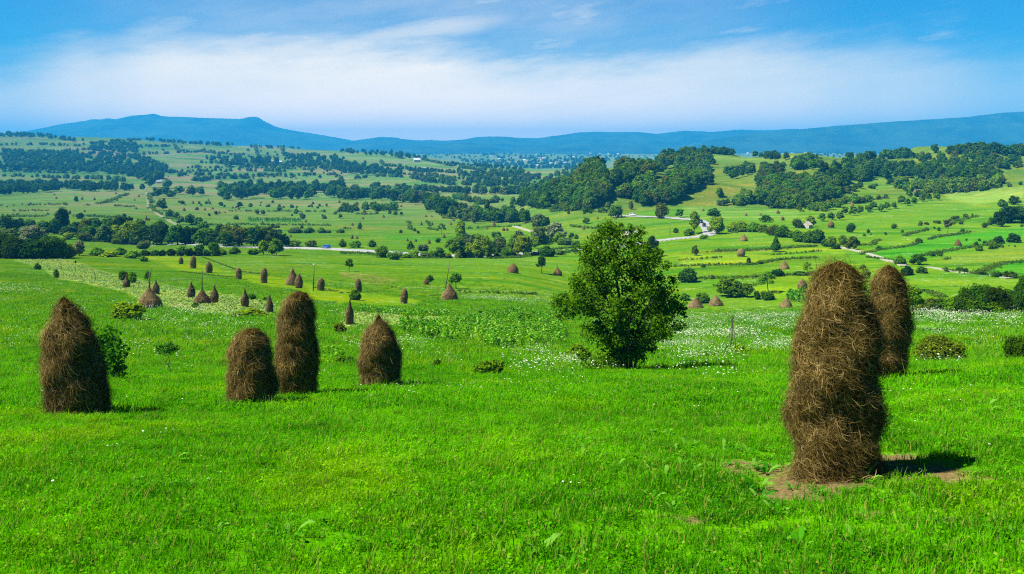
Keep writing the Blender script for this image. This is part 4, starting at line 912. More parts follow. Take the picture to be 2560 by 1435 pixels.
for x, yt, yb, w in ((1058,748,812,62),(1122,742,802,66),(1190,738,805,62),(1228,700,765,60),(1290,698,770,66),(1342,690,760,62),(1400,688,745,62),(1440,665,725,66),(1500,678,742,56),(1542,668,725,52),(1592,668,718,46),(1650,618,684,62),(1692,638,696,50),(1742,628,684,52),(1802,608,668,52),(1852,598,656,52),(1912,598,656,54),(1300,600,665,60)): T('c',x,yt,yb,w,'round','m',L_,group=G)
G='right roadside hedge'; L_='rounded bush of the hedge running from the road bend to the white path'
for x, yt, yb, w, c in ((390,810,892,110,'y'),(460,805,892,120,'y'),(540,805,892,120,'l'),(610,825,895,100,'m'),(690,830,915,120,'o'),(760,830,930,130,'d'),(820,870,935,100,'m'),(880,870,965,110,'m'),(950,870,970,120,'m'),(1020,865,975,140,'d'),(1090,935,1000,90,'d'),(1160,985,1020,70,'k')): T('c',x,yt,yb,w,'bush',c,L_,group=G)

# ------------------------------------------------------------------ woods and hedges scattered over traced areas
def wood(poly, n, h, kinds, cols, label, group, name=None, ymin=100, ymax=1e9):
    for _ in range(n):
        u, v = pin(poly); p = place(u, v, ymin)
        if p is None or p.y > ymax: continue
        plant(u, v, 0, None, random.choice(kinds), random.choice(cols), label, group, name, h=random.uniform(*h)*(p.y**0), loc=p)
RB = ['round','broad','round','tall']
wood(z2([(1330,700),(1380,610),(1480,570),(1590,490),(1700,440),(1800,425),(1930,470),(1985,520),(1980,670),(1850,725),(1500,722),(1340,722)]), 262, (7.5,12.5), RB, 'dddmbmo', 'dark tree of the dense wood on the steep hill right of the valley', 'wooded hill trees')
wood(z2([(1640,455),(1700,420),(1850,410),(1950,450),(1900,480),(1750,450)]), 39, (9,13), RB, 'dbdm', 'tree on the crest of the dense wooded hill', 'wooded hill crest')
wood(z2([(2000,470),(2060,420),(2150,330),(2330,290),(2560,310),(2560,430),(2400,450),(2250,520),(2080,590),(2040,560)]), 127, (7,12), RB, 'dmdbmo', 'tree of the hilltop wood behind the dense wooded hill', 'hilltop wood')
wood(z2([(2060,640),(2120,600),(2250,530),(2350,500),(2300,560),(2120,650)]), 24, (5,8), ['round','bush'], 'mlom', 'light tree in the gully beside the dense wooded hill', 'gully trees')
wood(z2([(2390,570),(2480,490),(2560,490),(2560,650),(2400,700),(2250,700),(2200,650)]), 82, (6,10), RB, 'dmmdo', 'tree on the lower slope of the right hill', 'lower hill trees')
wood(z3([(0,310),(200,310),(235,400),(190,470),(0,620)]), 90, (6.5,10), RB, 'dmdod', 'tree on the left shoulder of the right hill', 'hill shoulder trees')
wood(z3([(0,450),(240,450),(240,545),(100,600),(0,640)]), 39, (7,10), RB, 'dmd', 'tree in the dark group on the slope of the right hill', 'hill slope group')
wood(z3([(320,470),(400,450),(540,420),(540,500),(430,510),(330,480)]), 18, (6,9), RB, 'dm', 'tree in the small group under the hilltop field', 'hilltop group')
wood(z3([(560,545),(600,460),(660,420),(760,410),(760,460),(650,520),(590,570)]), 39, (6,9), RB, 'ppdd', 'dull purplish tree on the ridge spur of the right hill', 'spur trees')
wood(z3([(420,680),(490,620),(520,640),(520,690),(440,700)]), 15, (5,9), ['round','tall'], 'mdl', 'tree in the little group at the left foot of the hill wood', 'hill foot group')
wood(z3([(590,600),(700,540),(950,520),(1080,545),(1250,560),(1180,640),(1080,695),(900,725),(620,720),(570,680)]), 165, (6,10), RB, 'dmmdom', 'tree of the broad wood covering the foot of the right hill', 'foot wood')
wood(z3([(1040,470),(1280,445),(1600,450),(1800,430),(2000,450),(2130,455),(2430,480),(2420,515),(2150,520),(1900,525),(1650,490),(1300,525),(1100,540)]), 157, (6,10), RB, 'dddmkb', 'tree of the long dark belt across the right hill', 'hill belt')
wood(z3([(1610,530),(1900,530),(2400,520),(2430,565),(2150,595),(1980,615),(1850,600),(1640,590)]), 90, (4.5,7.5), ['round','bush','broad'], 'mylom', 'light tree of the scrub under the long hill belt', 'hill scrub')
wood(z3([(940,720),(1300,660),(1450,640),(1450,665),(1290,690),(980,760)]), 27, (2.5,5), ['bush','round'], 'mlo', 'low bush on the bank above the orchard', 'orchard bank bushes', 'bush')
wood(z3([(820,400),(1000,360),(1050,420),(900,450)]), 33, (7,10), RB, 'dm', 'tree beside the ridge clearing of the right hill', 'ridge clearing trees')
wood(z3([(1120,410),(1500,400),(1750,440),(1400,430)]), 39, (6,9), RB, 'dmb', 'tree above the long dark belt of the right hill', 'upper hill trees')
wood(z3([(1250,365),(1700,330),(1760,345),(1260,372)]), 33, (6,10), RB, 'dbm', 'tree on the right ridge line behind a meadow', 'ridge line trees')
wood(z3([(1860,308),(2200,295),(2560,305),(2560,330),(2200,325)]), 51, (6,11), RB, 'ddb', 'tree on the skyline of the right ridge', 'right skyline trees')
wood(z3([(1700,350),(2200,330),(2560,340),(2560,420),(2300,440),(1900,420)]), 97, (3.5,7), ['round','bush','broad'], 'ddmo', 'tree scattered over the upper right hillside', 'upper hillside trees')
wood(z3([(230,300),(800,352),(800,362),(500,335),(230,312)]), 45, (5,8), RB, 'dbd', 'tree in the row along the top of the hill field', 'hilltop row')
wood(z1([(1600,640),(1640,580),(1800,560),(2560,560),(2560,655),(1650,660)]), 105, (9,14), RB, 'ddkdmb', 'tree of the dark wood standing in the middle of the valley', 'valley wood')
wood(z2([(0,590),(300,580),(500,610),(520,640),(640,660),(760,700),(850,740),(820,780),(700,770),(650,710),(350,672),(0,655)]), 112, (8,13), RB, 'ddkmbg', 'tree of the right half of the dark valley wood', 'valley wood right')
wood(z2([(0,720),(400,710),(420,740),(0,745)]), 33, (4,7), ['round','bush'], 'dm', 'tree in the little row below the dark valley wood', 'little valley row')
wood(z2([(820,780),(1100,800),(1400,800),(1400,830),(1100,820),(830,810)]), 45, (5,9), RB, 'mdgd', 'tree in the belt along the stream of the valley', 'stream belt')
wood(z2([(640,690),(860,705),(1100,765),(1420,800),(1450,830),(1100,832),(800,785)]), 40, (4.5,9), RB, 'mdgdl', 'tree in the belt along the stream of the valley', 'stream belt')
wood(z2([(680,1010),(1150,990),(1480,1015),(1600,1065),(700,1082)]), 12, (2.5,5), ['round','bush','broad'], 'mdgy', 'small tree filling the row along the road left of the big tree', 'roadside fill', None, 200)
wood(z2([(380,560),(700,590),(1000,600),(1350,600),(1400,615),(1000,615),(700,610)]), 90, (6,10), RB, 'dbbg', 'tree in the belt behind the valley wood', 'far belt')
wood(z1([(0,560),(300,545),(600,560),(940,575),(1090,590),(1000,600),(500,595),(0,620)]), 127, (8,13), RB, 'dbbdk', 'tree of the dark belt above the far left haystack field', 'left belt')
wood(z1([(0,300),(200,300),(450,310),(800,320),(1000,330),(1150,380),(1250,440),(1180,520),(1080,520),(1000,490),(800,465),(500,455),(200,445),(0,445)]), 495, (8,14), RB, 'bbdb', 'tree of the wide blue green forest on the left hillside', 'left forest')
wood(z1([(650,280),(900,215),(1000,240),(1040,310),(800,310)]), 82, (9,14), RB, 'bbd', 'tree of the forest below the left ridge', 'left upper forest')
wood(z1([(1050,210),(1250,212),(1600,232),(1830,252),(1700,258),(1400,245),(1105,220)]), 105, (9,15), RB, 'bbd', 'tree of the forest crowning the left ridge', 'left ridge forest')
wood(z1([(0,140),(100,150),(300,180),(640,225),(560,225),(330,195),(150,195),(0,185)]), 90, (9,15), RB, 'bbd', 'tree on the left ridge below the mesa mountain', 'left ridge line')
wood(z1([(1830,260),(2560,275),(2560,285),(1830,268)]), 42, (7,11), RB, 'bb', 'tree on the ridge line under the mesa mountain', 'middle ridge line')
wood(z1([(1530,340),(1820,345),(1850,400),(1700,410),(1540,365)]), 51, (8,13), RB, 'bbd', 'tree of the wood left of the poplar row', 'poplar wood')
wood(z1([(1870,385),(2080,392),(2080,402),(1870,396)]), 24, (15,20), ['column'], 'bd', 'tall poplar in the row on the left hillside', 'far poplar row')
wood(z1([(1780,410),(2560,400),(2560,440),(2200,420),(1780,425)]), 66, (7,11), RB, 'bbd', 'tree in the belt beside the far poplar row', 'poplar belt')
wood(z1([(2100,330),(2300,320),(2560,350),(2560,420),(2100,400)]), 90, (8,13), RB, 'bbdb', 'tree of the blue green wood right of the far poplar row', 'poplar row wood')
wood(z1([(560,235),(1500,270),(2500,330),(2560,400),(1800,330),(1200,300),(700,290)]), 50, (5,9), RB, 'bbd', 'tree scattered over the upper left hillside', 'upper left scatter')
wood(z1([(1250,440),(2560,430),(2560,500),(1800,500),(1300,520)]), 40, (4,7), RB, 'bdg', 'small tree scattered in the strip fields of the left hillside', 'strip field trees')
wood(z1([(1300,650),(1700,700),(2560,700),(2560,800),(1700,830),(1350,750)]), 33, (2,4.5), ['bush','round'], 'dmg', 'small bush scattered in the valley haystack field', 'valley field scatter', 'bush')
wood(z2([(0,300),(100,270),(380,285),(540,330),(750,368),(600,362),(400,340),(100,315)]), 82, (8,13), RB, 'bbd', 'tree on the ridge above the far plateau', 'centre ridge trees')
wood(z2([(0,400),(60,390),(250,410),(420,460),(480,495),(300,475),(0,465)]), 105, (8,13), RB, 'bbd', 'tree of the wood on the centre left hillside', 'centre left wood')
wood(z2([(480,480),(700,510),(900,540),(1000,560),(800,545),(600,520)]), 60, (6,10), RB, 'bbdg', 'tree in the belt on the centre hillside', 'centre belt')
wood(z2([(400,420),(760,440),(760,465),(420,450)]), 33, (6,9), RB, 'bb', 'tree in the clump by the white house', 'white house clump')
wood(z2([(750,385),(1100,405),(1380,440),(1380,448),(1000,415),(760,395)]), 51, (6,10), RB, 'bb', 'tree on the slope edge before the far plateau', 'plateau edge row')
wood(z2([(880,440),(1500,470),(1480,545),(1100,560),(880,500)]), 120, (5,9), ['round','bush','broad'], 'bbdg', 'tree in the hedges of the centre strip fields', 'centre strip trees')
wood(z2([(1450,690),(1900,735),(1850,760),(1450,720)]), 21, (3,6), ['bush','round'], 'mdo', 'bush along the foot of the wooded hill', 'hill foot bushes', 'bush')
wood(z2([(850,950),(1700,960),(1800,1000),(1500,1010),(900,1010)]), 24, (2.5,5), ['bush'], 'mgl', 'bush behind the road in the middle', 'road bank bushes', 'bush', 200)
wood(z3([(1100,900),(2560,800),(2560,860),(1700,900),(1100,930)]), 10, (1.2,2.4), ['bush'], 'dm', 'small bush on the right hand meadow', 'right meadow bushes', 'bush', 200)
wood(z3([(1750,850),(1900,820),(2150,775),(2150,785),(1900,840)]), 13, (1.0,2.0), ['bush'], 'do', 'low bush on the bank in the right meadow', 'right bank bushes', 'bush', 200)
wood(z3([(1850,1075),(2400,1000),(2410,1010),(1860,1085)]), 15, (1.0,1.8), ['bush'], 'dm', 'low bush on the field bank near the right edge', 'right field bank', 'bush', 150)
# far plateau: woods blending into the haze
PLATW = [(950,378),(1100,382),(1300,384),(1560,384),(1560,400),(1450,424),(1380,428),(1200,412),(1100,396),(960,384)]
wood(PLATW, 520, (9,15), ['round','broad'], 'bbbk', 'tree of the blue woods on the far plateau', 'plateau woods', None, 3000)
wood([(1850,378),(2350,374),(2450,378),(2300,390),(2100,396),(1900,390)], 260, (9,15), ['round','broad'], 'bbbk', 'tree of the blue woods on the right of the plateau', 'plateau woods right', None, 1500)

# bushes that break up the line of the road
for k in range(15):
    x = 430+k*62+random.uniform(-14,14); yb = 1090-random.uniform(0,14); T('b',x,yb-random.uniform(30,62),yb,random.uniform(55,95),'bush',random.choice('mlygd'),'low bush in the loose row below the road left of the big tree',group='bushes below the road')
for k in range(7):
    x = 1390+k*60; yb = 1072-k*5; T('b',x,yb-random.uniform(26,44),yb,random.uniform(60,90),'bush',random.choice('mlod'),'low bush in the loose row below the road left of the big tree',group='bushes below the road')
# hedgerows and scrub lines between the strip fields
def hedgerow(conv, pts, h, gap, grp, label, ymin=100, fill=.8, kinds=('bush','bush','round','broad'), cols='ddbmmgo'):
    P = conv(pts); W = []
    for i in range(len(P)-1):
        for t in np.linspace(0,1,10)[:-1]:
            q = place(P[i][0]*(1-t)+P[i+1][0]*t, P[i][1]*(1-t)+P[i+1][1]*t, ymin)
            if q is not None: W.append(q)
    for a_, b_ in zip(W, W[1:]):
        d_ = (b_-a_).length
        if d_ > 300: continue
        for k in range(max(1,int(d_/gap))):
            if random.random() > fill: continue
            q = a_.lerp(b_, random.random())+Vector((random.gauss(0,gap*.2), random.gauss(0,gap*.2), 0)); q.z = zat(q.x,q.y)
            plant(0, 0, 0, None, random.choice(kinds), random.choice(cols), label, grp, 'bush', h=random.uniform(*h), loc=q)
for L_ in ([(0,445),(250,450),(600,462)],[(0,480),(300,490),(700,500),(950,520)],[(1270,450),(1700,440),(2200,445)],[(1280,480),(1560,470),(1900,478),(2560,470)],[(1420,510),(1500,520),(1600,500),(1900,490)],[(1400,420),(1800,415),(2560,440)],[(0,330),(400,300),(640,280)],[(600,285),(1000,262),(1300,255)],[(1020,320),(1500,300),(1900,340)],[(1300,250),(1340,310)],[(1900,255),(1920,330)],[(2100,270),(2110,320),(2400,330)],[(1100,470),(1350,450)],[(0,250),(300,245),(640,260)],[(0,285),(250,300)],[(1500,380),(1900,400),(2200,410)],[(650,240),(900,215),(1060,210)]):
    hedgerow(z1, L_, (4,9), 5, 'left hillside hedgerows', 'bush of the hedgerows between the strip fields on the left hillside', 600)
for L_ in ([(0,510),(300,480),(500,490)],[(500,430),(900,460),(1250,470)],[(850,500),(1100,510),(1450,500)],[(900,545),(1300,550),(1450,560)],[(620,580),(900,600)],[(880,480),(1200,490),(1500,480)],[(300,370),(330,405),(600,415)],[(560,345),(800,400),(1000,430),(1400,460)],[(850,640),(1050,690),(1250,660)],[(400,460),(700,480),(880,520)],[(900,420),(1200,445)]):
    hedgerow(z2, L_, (3.5,8), 4.5, 'centre hedgerows', 'bush of the hedgerows between the centre strip fields', 600)
for L_ in ([(1300,690),(1700,675),(2560,690)],[(1900,700),(2200,715),(2500,700)],[(1250,740),(1340,770),(1500,830)],[(0,775),(500,765),(1000,785)],[(1700,860),(2000,862),(2300,870)]):
    hedgerow(z1, L_, (1.2,3.2), 9, 'valley scrub', 'low scrub bush on the edges of the valley haystack fields', 250, .45)
for L_ in ([(0,690),(400,700)],[(0,745),(600,775)],[(1050,815),(1400,825)],[(1700,760),(1900,750),(2100,745)],[(850,800),(1100,790)],[(330,900),(700,905)]):
    hedgerow(z2, L_, (1.5,4), 7, 'valley scrub', 'low scrub bush on the edges of the valley haystack fields', 250, .6)
for L_ in ([(1130,380),(1700,420)],[(1900,330),(2180,300)],[(1960,610),(2150,585),(2560,540)],[(620,430),(800,400)],[(870,735),(1280,672),(1600,640)],[(1720,640),(1960,612)],[(1080,620),(1300,590),(1620,520)],[(250,700),(500,690)]):
    hedgerow(z3, L_, (2,5), 6, 'right hill hedgerows', 'bush of the hedgerows on the right hillside', 300, .75)
for L_ in ([(2050,765),(2180,775)],[(1350,930),(1700,900),(2000,850)],[(2180,960),(2400,1010),(2560,990)],[(1860,1160),(2300,1215),(2560,1240)],[(1850,1075),(2300,985)],[(60,1240),(540,1228),(990,1205)],[(150,1155),(800,1108)],[(0,1055),(600,1025),(1020,998)]):
    hedgerow(z3, L_, (.5,1.3), 7, 'right field scrub', 'tiny scrub bush on the field banks at right', 120, .4)
# the nearest plants are things of their own, what is smaller becomes one mass per wood
for nm, cap in (('tree', 285), ('bush', 285)):
    L_ = sorted([p for p in PLANTS if p['name'] == nm], key=lambda p: -(p['px']+(1000 if p['hand'] else 0)+(6 if p['group'] and p['px'] > 14 else 0)))
    for k, p in enumerate(L_): p['own'] = k < cap and p['px'] > 9
NAMES = dict(round='round_tree', broad='broad_tree', tall='slender_tree', column='poplar_tree', sparse='sparse_tree', sapling='young_tree', willow='willow_tree', conic='pointed_tree', bush='bush')
mass = {}
for p in PLANTS:
    if p['own']:
        lod = 2 if p['px'] > 56 else (1 if p['px'] > 24 else 0)
        cm, tm = kind_mesh(p['kind'], p['var'], lod)
        col = tuple(p['col'])+(1,)
        if tm is None:
            o = link(NAMES['bush'], cm, (), None, p['loc']-Vector((0,0,.02*p['h'])), label=p['label'], category='bush', group=p['group'])
            o.scale = (p['w'], p['w'], p['h']); o.rotation_euler = (0,0,p['rz']); o.color = col
        else:
            nm = 'tree' if p['name'] == 'tree' else 'bush'
            t = thing(NAMES[p['kind']] if nm == 'tree' else 'bush', p['label'], nm, p['loc'], p['group'], p['rz'], (p['w'], p['w'], p['h']))
            o = link('crown', cm, (), t); o.color = col
            link('trunk', tm, (), t)
    else: mass.setdefault(p['group'], []).append(p)
for grp, ps in mass.items():
    vs_, ls_, ss_, cs_ = [], [], [], []; c0 = 0
    for p in ps:
        V_, L2, S2 = KINDS[p['kind']][p['var']]['raw'][1 if p['px'] > 30 else 0]
        a = p['rz']; R = np.array(((math.cos(a),-math.sin(a),0),(math.sin(a),math.cos(a),0),(0,0,1)))
        W_ = (V_*np.array((p['w'],p['w'],p['h'])))@R.T+np.array(p['loc']); vs_.append(W_); ls_.append(np.asarray(L2)+c0); ss_.append(np.asarray(S2)); c0 += len(W_)
        cs_.append(np.tile(np.append(p['col'],1), (len(W_),1)))
    me_ = mesh_np('woodland', np.concatenate(vs_), np.concatenate(ls_), np.concatenate(ss_), False, None, {'tint':('FLOAT_COLOR', np.concatenate(cs_))})
    link('woodland', me_, (LEAFM,), kind='stuff', label=('mass of '+ps[0]['label'].replace('tree','trees',1).replace('bush','bushes',1)), category='woodland')
print('plants', len(PLANTS), 'own', sum(p['own'] for p in PLANTS))

# rank herbs along field edges
hp, hs = [], []
def herb_line(conv, pts, w, dens=1.0, ymin=40):
    P = conv(pts); W = []
    for i in range(len(P)-1):
        for t in np.linspace(0,1,14)[:-1]:
            q = place(P[i][0]*(1-t)+P[i+1][0]*t, P[i][1]*(1-t)+P[i+1][1]*t, ymin)
            if q is not None: W.append(q)
    W = [Vector((q.x+w*1.2*float(vnoise(np.array([q.x*.05,q.y*.05]),81)), q.y+w*1.8*float(vnoise(np.array([q.x*.06,q.y*.06]),82)), q.z)) for q in W]
    for a_, b_ in zip(W, W[1:]):
        d_ = (b_-a_).length
        if float(vnoise(np.array([a_.x*.07,a_.y*.07]),83)) < -.28: continue
        if d_ > 90: continue
        s_ = max(.3, a_.y*.0017)*(.55 if w < .6 else 1)
        for k in range(max(1,int(d_*w/(s_*s_)*.8*dens))):
            q = a_.lerp(b_, random.random()); x, y = q.x+random.gauss(0,w*.18), q.y+random.gauss(0,w*.45); hp.append((x,y,zat(x,y)-.05*s_)); hs.append(s_*random.uniform(.7,1.5))
for L_, w in (([(0,1052),(600,1022),(1030,996)],2.2),([(0,1152),(150,1150),(800,1104),(1250,1066)],2.0),([(0,1104),(600,1068),(1100,1034)],.9),([(60,1240),(540,1227),(990,1204)],2.2),([(250,1292),(560,1288)],2),([(1250,1062),(1500,1095),(1600,1110)],1.5),([(1350,1060),(1600,1010),(1900,930),(2300,880)],1.6),([(1850,1075),(2300,985),(2400,960)],2.2),([(1120,990),(1400,985),(1700,900),(1950,860),(2200,770)],1.8),([(1960,605),(2150,580),(2560,545)],2.5),([(2150,1180),(2560,1105)],2.2),([(1860,1160),(2250,1205),(2560,1240)],2.4),([(350,900),(620,900),(1020,985)],2),([(870,745),(1280,680),(1600,640)],2.2),([(2000,1100),(2560,1010)],1.5),([(1700,1320),(1950,1340),(2050,1420)],2)): herb_line(z3, L_, w)
for L_, w in (([(1350,1190),(1700,1227),(2100,1264),(2560,1347)],.3),([(0,780),(500,775),(1000,785)],4),([(1400,840),(2560,845)],3),([(760,690),(940,610)],4),([(1110,610),(1130,720),(1310,820)],3),([(1500,1080),(1800,1190),(2200,1235)],.25),([(1700,740),(2560,745)],2),([(0,700),(500,690),(1050,710)],3),([(0,740),(400,735)],2)): herb_line(z1, L_, w)
for L_, w in (([(0,760),(600,770),(850,800)],4),([(0,868),(500,876)],3),([(330,948),(1000,968)],3),([(900,870),(1380,850)],2),([(1500,720),(1900,745)],4),([(1150,760),(1500,755)],4),([(1560,1024),(1840,1007),(2300,952),(2560,922)],2.2),([(0,1048),(450,1080),(1200,1090),(1700,1045)],3),([(1700,850),(2300,900)],2),([(500,820),(560,900)],2),([(650,815),(700,890)],2)): herb_line(z2, L_, w)
for L_, w in (([(0,340),(300,330),(700,360),(1000,330)],.5),([(80,470),(400,470),(900,500)],.9),([(400,290),(900,330),(1500,345)],.8)): herb_line(z5, L_, w, .7)
instancer('rank_herbs', np.array(hp), np.array(hs), [(leafy(31,20,.9,.75,.30),(CROPD,)),(leafy(32,26,.7,.85,.28),(CROPD,)),(leafy(33,16,1.2,.6,.30),(CROPD,))], 'rank weeds and uncut grass along the field edges of the valley')

# ------------------------------------------------------------------ the big tree, and two near small ones
def near_tree(name, label, base, lobes, n, leaf, seed, col, stems, name_cat='tree', core=.45, shell=.75):
    t = thing(name, label, name_cat, base)
    V_, L2, S2 = crown_np(lobes, n, leaf, seed, shell=shell, outw=.8, core=core, leafy_shape=True)
    cm = mesh_np('crown', V_, L2, S2); o = link('crown', cm, (LEAF,), t); o.color = col+(1,)
    mb = MB(); q = np.random.default_rng(seed)
    for (x, y, h, r, ex, ey, nb) in stems:
        P = [np.array((x+ex*s*s, y+ey*s*s, -.1+(h+.1)*s))+.03*q.normal(0,1,3)*(s > 0) for s in np.linspace(0,1,7)]
        mb.tube(P, [r*(1.15-.95*s) for s in np.linspace(0,1,7)], 7)
        for k in range(nb):
            i = q.integers(1,6); a = q.uniform(0,6.28); e = h*q.uniform(.15,.32); p = P[i]
            d = np.array((math.cos(a)*e, math.sin(a)*e, e*q.uniform(.5,1.1)))
            mb.tube([p, p+d*.5+.03*q.normal(0,1,3), p+d], [r*.42, r*.28, r*.08], 5)
    link('trunk', mb.mesh('trunk'), (BARK,), t)
bp = place(1560, 925); bp = Vector((bp.x, bp.y+.3, zat(bp.x, bp.y+.3))); k = bp.y/F
def lb(u, row, ru, rv, dy=0.0, ry=None): return ((u-1560)*k, dy, (925-row)*k, ru*k, (ry or ru)*k, rv*k)
BIG = [lb(1530,640,80,74), lb(1500,608,42,44,.2), lb(1578,615,44,44,-.3), lb(1490,690,72,64,-.4), lb(1600,690,70,60,.4), lb(1470,760,68,56,.2), lb(1450,740,46,40,-.6), lb(1428,775,36,30,.3), lb(1565,770,80,70,0,95), lb(1650,735,60,58,-.3), lb(1670,785,40,40,.4), lb(1640,800,62,50,-.6), lb(1500,820,66,48,-.5), lb(1590,840,70,52,.1), lb(1545,885,60,36,-.3), lb(1625,860,40,34,.5), lb(1535,580,28,22,.1), lb(1695,770,22,20,-.2), lb(1405,752,20,18,.2), lb(1610,650,50,45,-.8), lb(1490,895,40,26,-.9)]
_q = np.random.default_rng(77); SUBL = []
for l_ in BIG:
    SUBL.append(tuple(l_[:3])+tuple(.80*c for c in l_[3:]))
    for _ in range(5):
        d_ = _q.normal(0,1,3); d_ /= np.linalg.norm(d_); f_ = _q.uniform(.26,.44); rr_ = _q.uniform(.75,1.08)
        SUBL.append((l_[0]+d_[0]*l_[3]*rr_, l_[1]+d_[1]*l_[4]*rr_, max(.25, l_[2]+d_[2]*l_[5]*rr_), l_[3]*f_, l_[4]*f_, l_[5]*f_))
near_tree('big_tree', 'large bushy dark green tree with many stems, standing alone right of centre', bp, SUBL, 26000, .056, 5, (.050,.142,.006),
   [(0,0,4.6,.10,-.35,.1,9),(.15,.1,4.0,.08,.5,.2,8),(-.15,-.05,3.8,.08,-.9,-.2,8),(.3,-.1,3.4,.07,1.2,-.1,8),(-.3,.1,3.0,.06,-1.3,.4,7),(.1,-.25,3.2,.06,.2,-.8,7),(.45,.1,2.4,.05,.9,.5,6)], core=.28, shell=.8)
tp = place(285, 952); k2 = tp.y/F
near_tree('walnut_tree', 'small large leaved green tree right behind the leftmost front haystack', tp,
  [((u-285)*k2, dy, (952-r)*k2, a*k2, a*k2, b*k2) for u, r, a, b, dy in ((265,850,34,34,0),(285,885,38,36,-.1),(250,890,30,40,.1),(292,925,26,26,0),(240,925,26,26,.1),(275,830,18,18,0))], 1500, .064, 8, (.04,.16,.008), [(0,0,.8,.025,-.1,0,6)], core=0, shell=.9)
sp = place(424, 932); k3 = sp.y/F
near_tree('sapling', 'tiny sapling with a thin trunk alone between the front haystacks', sp,
  [((u-424)*k3, dy, (932-r)*k3, a*k3, a*k3, b*k3) for u, r, a, b, dy in ((418,876,20,13,0),(400,868,13,9,.05),(438,870,13,10,-.05),(420,864,13,9,.1))], 620, .04, 9, (.03,.12,.010), [(0,0,.62,.024,-.05,0,7)], core=0, shell=.95)
# ------------------------------------------------------------------ haystacks
def hay_mat(name, a, b, island=True):
    m, nt = new_mat(name); g = N(nt, 'ShaderNodeNewGeometry'); tc = N(nt, 'ShaderNodeTexCoord').outputs['Object']; oi = N(nt, 'ShaderNodeObjectInfo')
    if island: f = g.outputs['Random Per Island']
    else:
        n1 = noise_n(nt, N(nt, 'ShaderNodeMapping', {'Vector':tc, 'Scale':(26,26,7)}).outputs[0], 1.0, 5, .7); f = smooth_n(nt, n1, .25, .75)
    big = smooth_n(nt, noise_n(nt, tc, 2.3, 3, .6), .3, .7, .72, 1.25)
    c = mix_c(nt, 1.0, mix_c(nt, math_n(nt, 'POWER', f, 1.5), a, b), big, 'MULTIPLY')
    if not island: c = mix_c(nt, 1.0, c, oi.outputs['Color'], 'MULTIPLY')
    if island: sh = N(nt, 'ShaderNodeBsdfPrincipled', {'Base Color':c, 'Roughness':.75, 'Specular IOR Level':.08}).outputs[0]
    else:
        bm = N(nt, 'ShaderNodeBump', {'Strength':.9, 'Distance':.05, 'Height':f}); sh = N(nt, 'ShaderNodeBsdfDiffuse', {'Color':c, 'Normal':bm.outputs[0]}).outputs[0]
    out_n(nt, sh); return m
HAYB = hay_mat('packed_hay', (.016,.0095,.001), (.065,.04,.006), False)
STRAW = hay_mat('straw', (.030,.018,.0015), (.205,.143,.032))
HAYF = hay_mat('weathered_hay', (.095,.070,.022), (.28,.215,.095), False)
POLE = simple_mat('weathered_pole', (.11,.085,.06), .9, .35, 14)
STRAWG = hay_mat('golden_straw', (.085,.052,.008), (.33,.238,.085))
def straws(P, Nn, n_seg, ln, wid, q, down, curl, off):
    """curved straw ribbons lying on a surface: P points, Nn normals"""
    n = len(P); up = np.array((0,0,1.0)); T1 = np.cross(up, Nn); T1 /= np.linalg.norm(T1,axis=1)[:,None]+1e-6; T2 = np.cross(Nn, T1)
    a = np.where(q.uniform(0,1,n) < down, q.normal(-math.pi/2, .38, n), q.uniform(0, 6.28, n))
    L_ = ln*q.uniform(.45,1.3,n); cv = q.normal(0, curl, n); lift = off*q.uniform(.0,1.0,n)
    rows = []; pos = P+Nn*(lift*.3)[:,None]; ang = a.copy(); pitch = q.normal(.0,.22,n)
    for s in range(n_seg+1):
        d = T1*np.cos(ang)[:,None]+T2*np.sin(ang)[:,None]+Nn*pitch[:,None]
        w = np.cross(d, Nn+.5*q.normal(0,1,(n,3))*0+T1*.3); w /= np.linalg.norm(w,axis=1)[:,None]+1e-6
        ww = (wid*(1 if s not in (0,n_seg) else .4)*(.6+.8*((np.arange(n)*37%100)/100)))[:,None]
        rows += [pos-w*ww, pos+w*ww]
        pos = pos+d*(L_/n_seg)[:,None]; ang = ang+cv/n_seg; pitch = pitch-.12
    V_ = np.stack(rows, 1); k = 2*(n_seg+1); base = (np.arange(n)*k)[:,None]
    F_ = np.concatenate([base+np.array([2*s,2*s+1,2*s+3,2*s+2]) for s in range(n_seg)], 1).reshape(-1,4)
    return V_.reshape(-1,3), F_
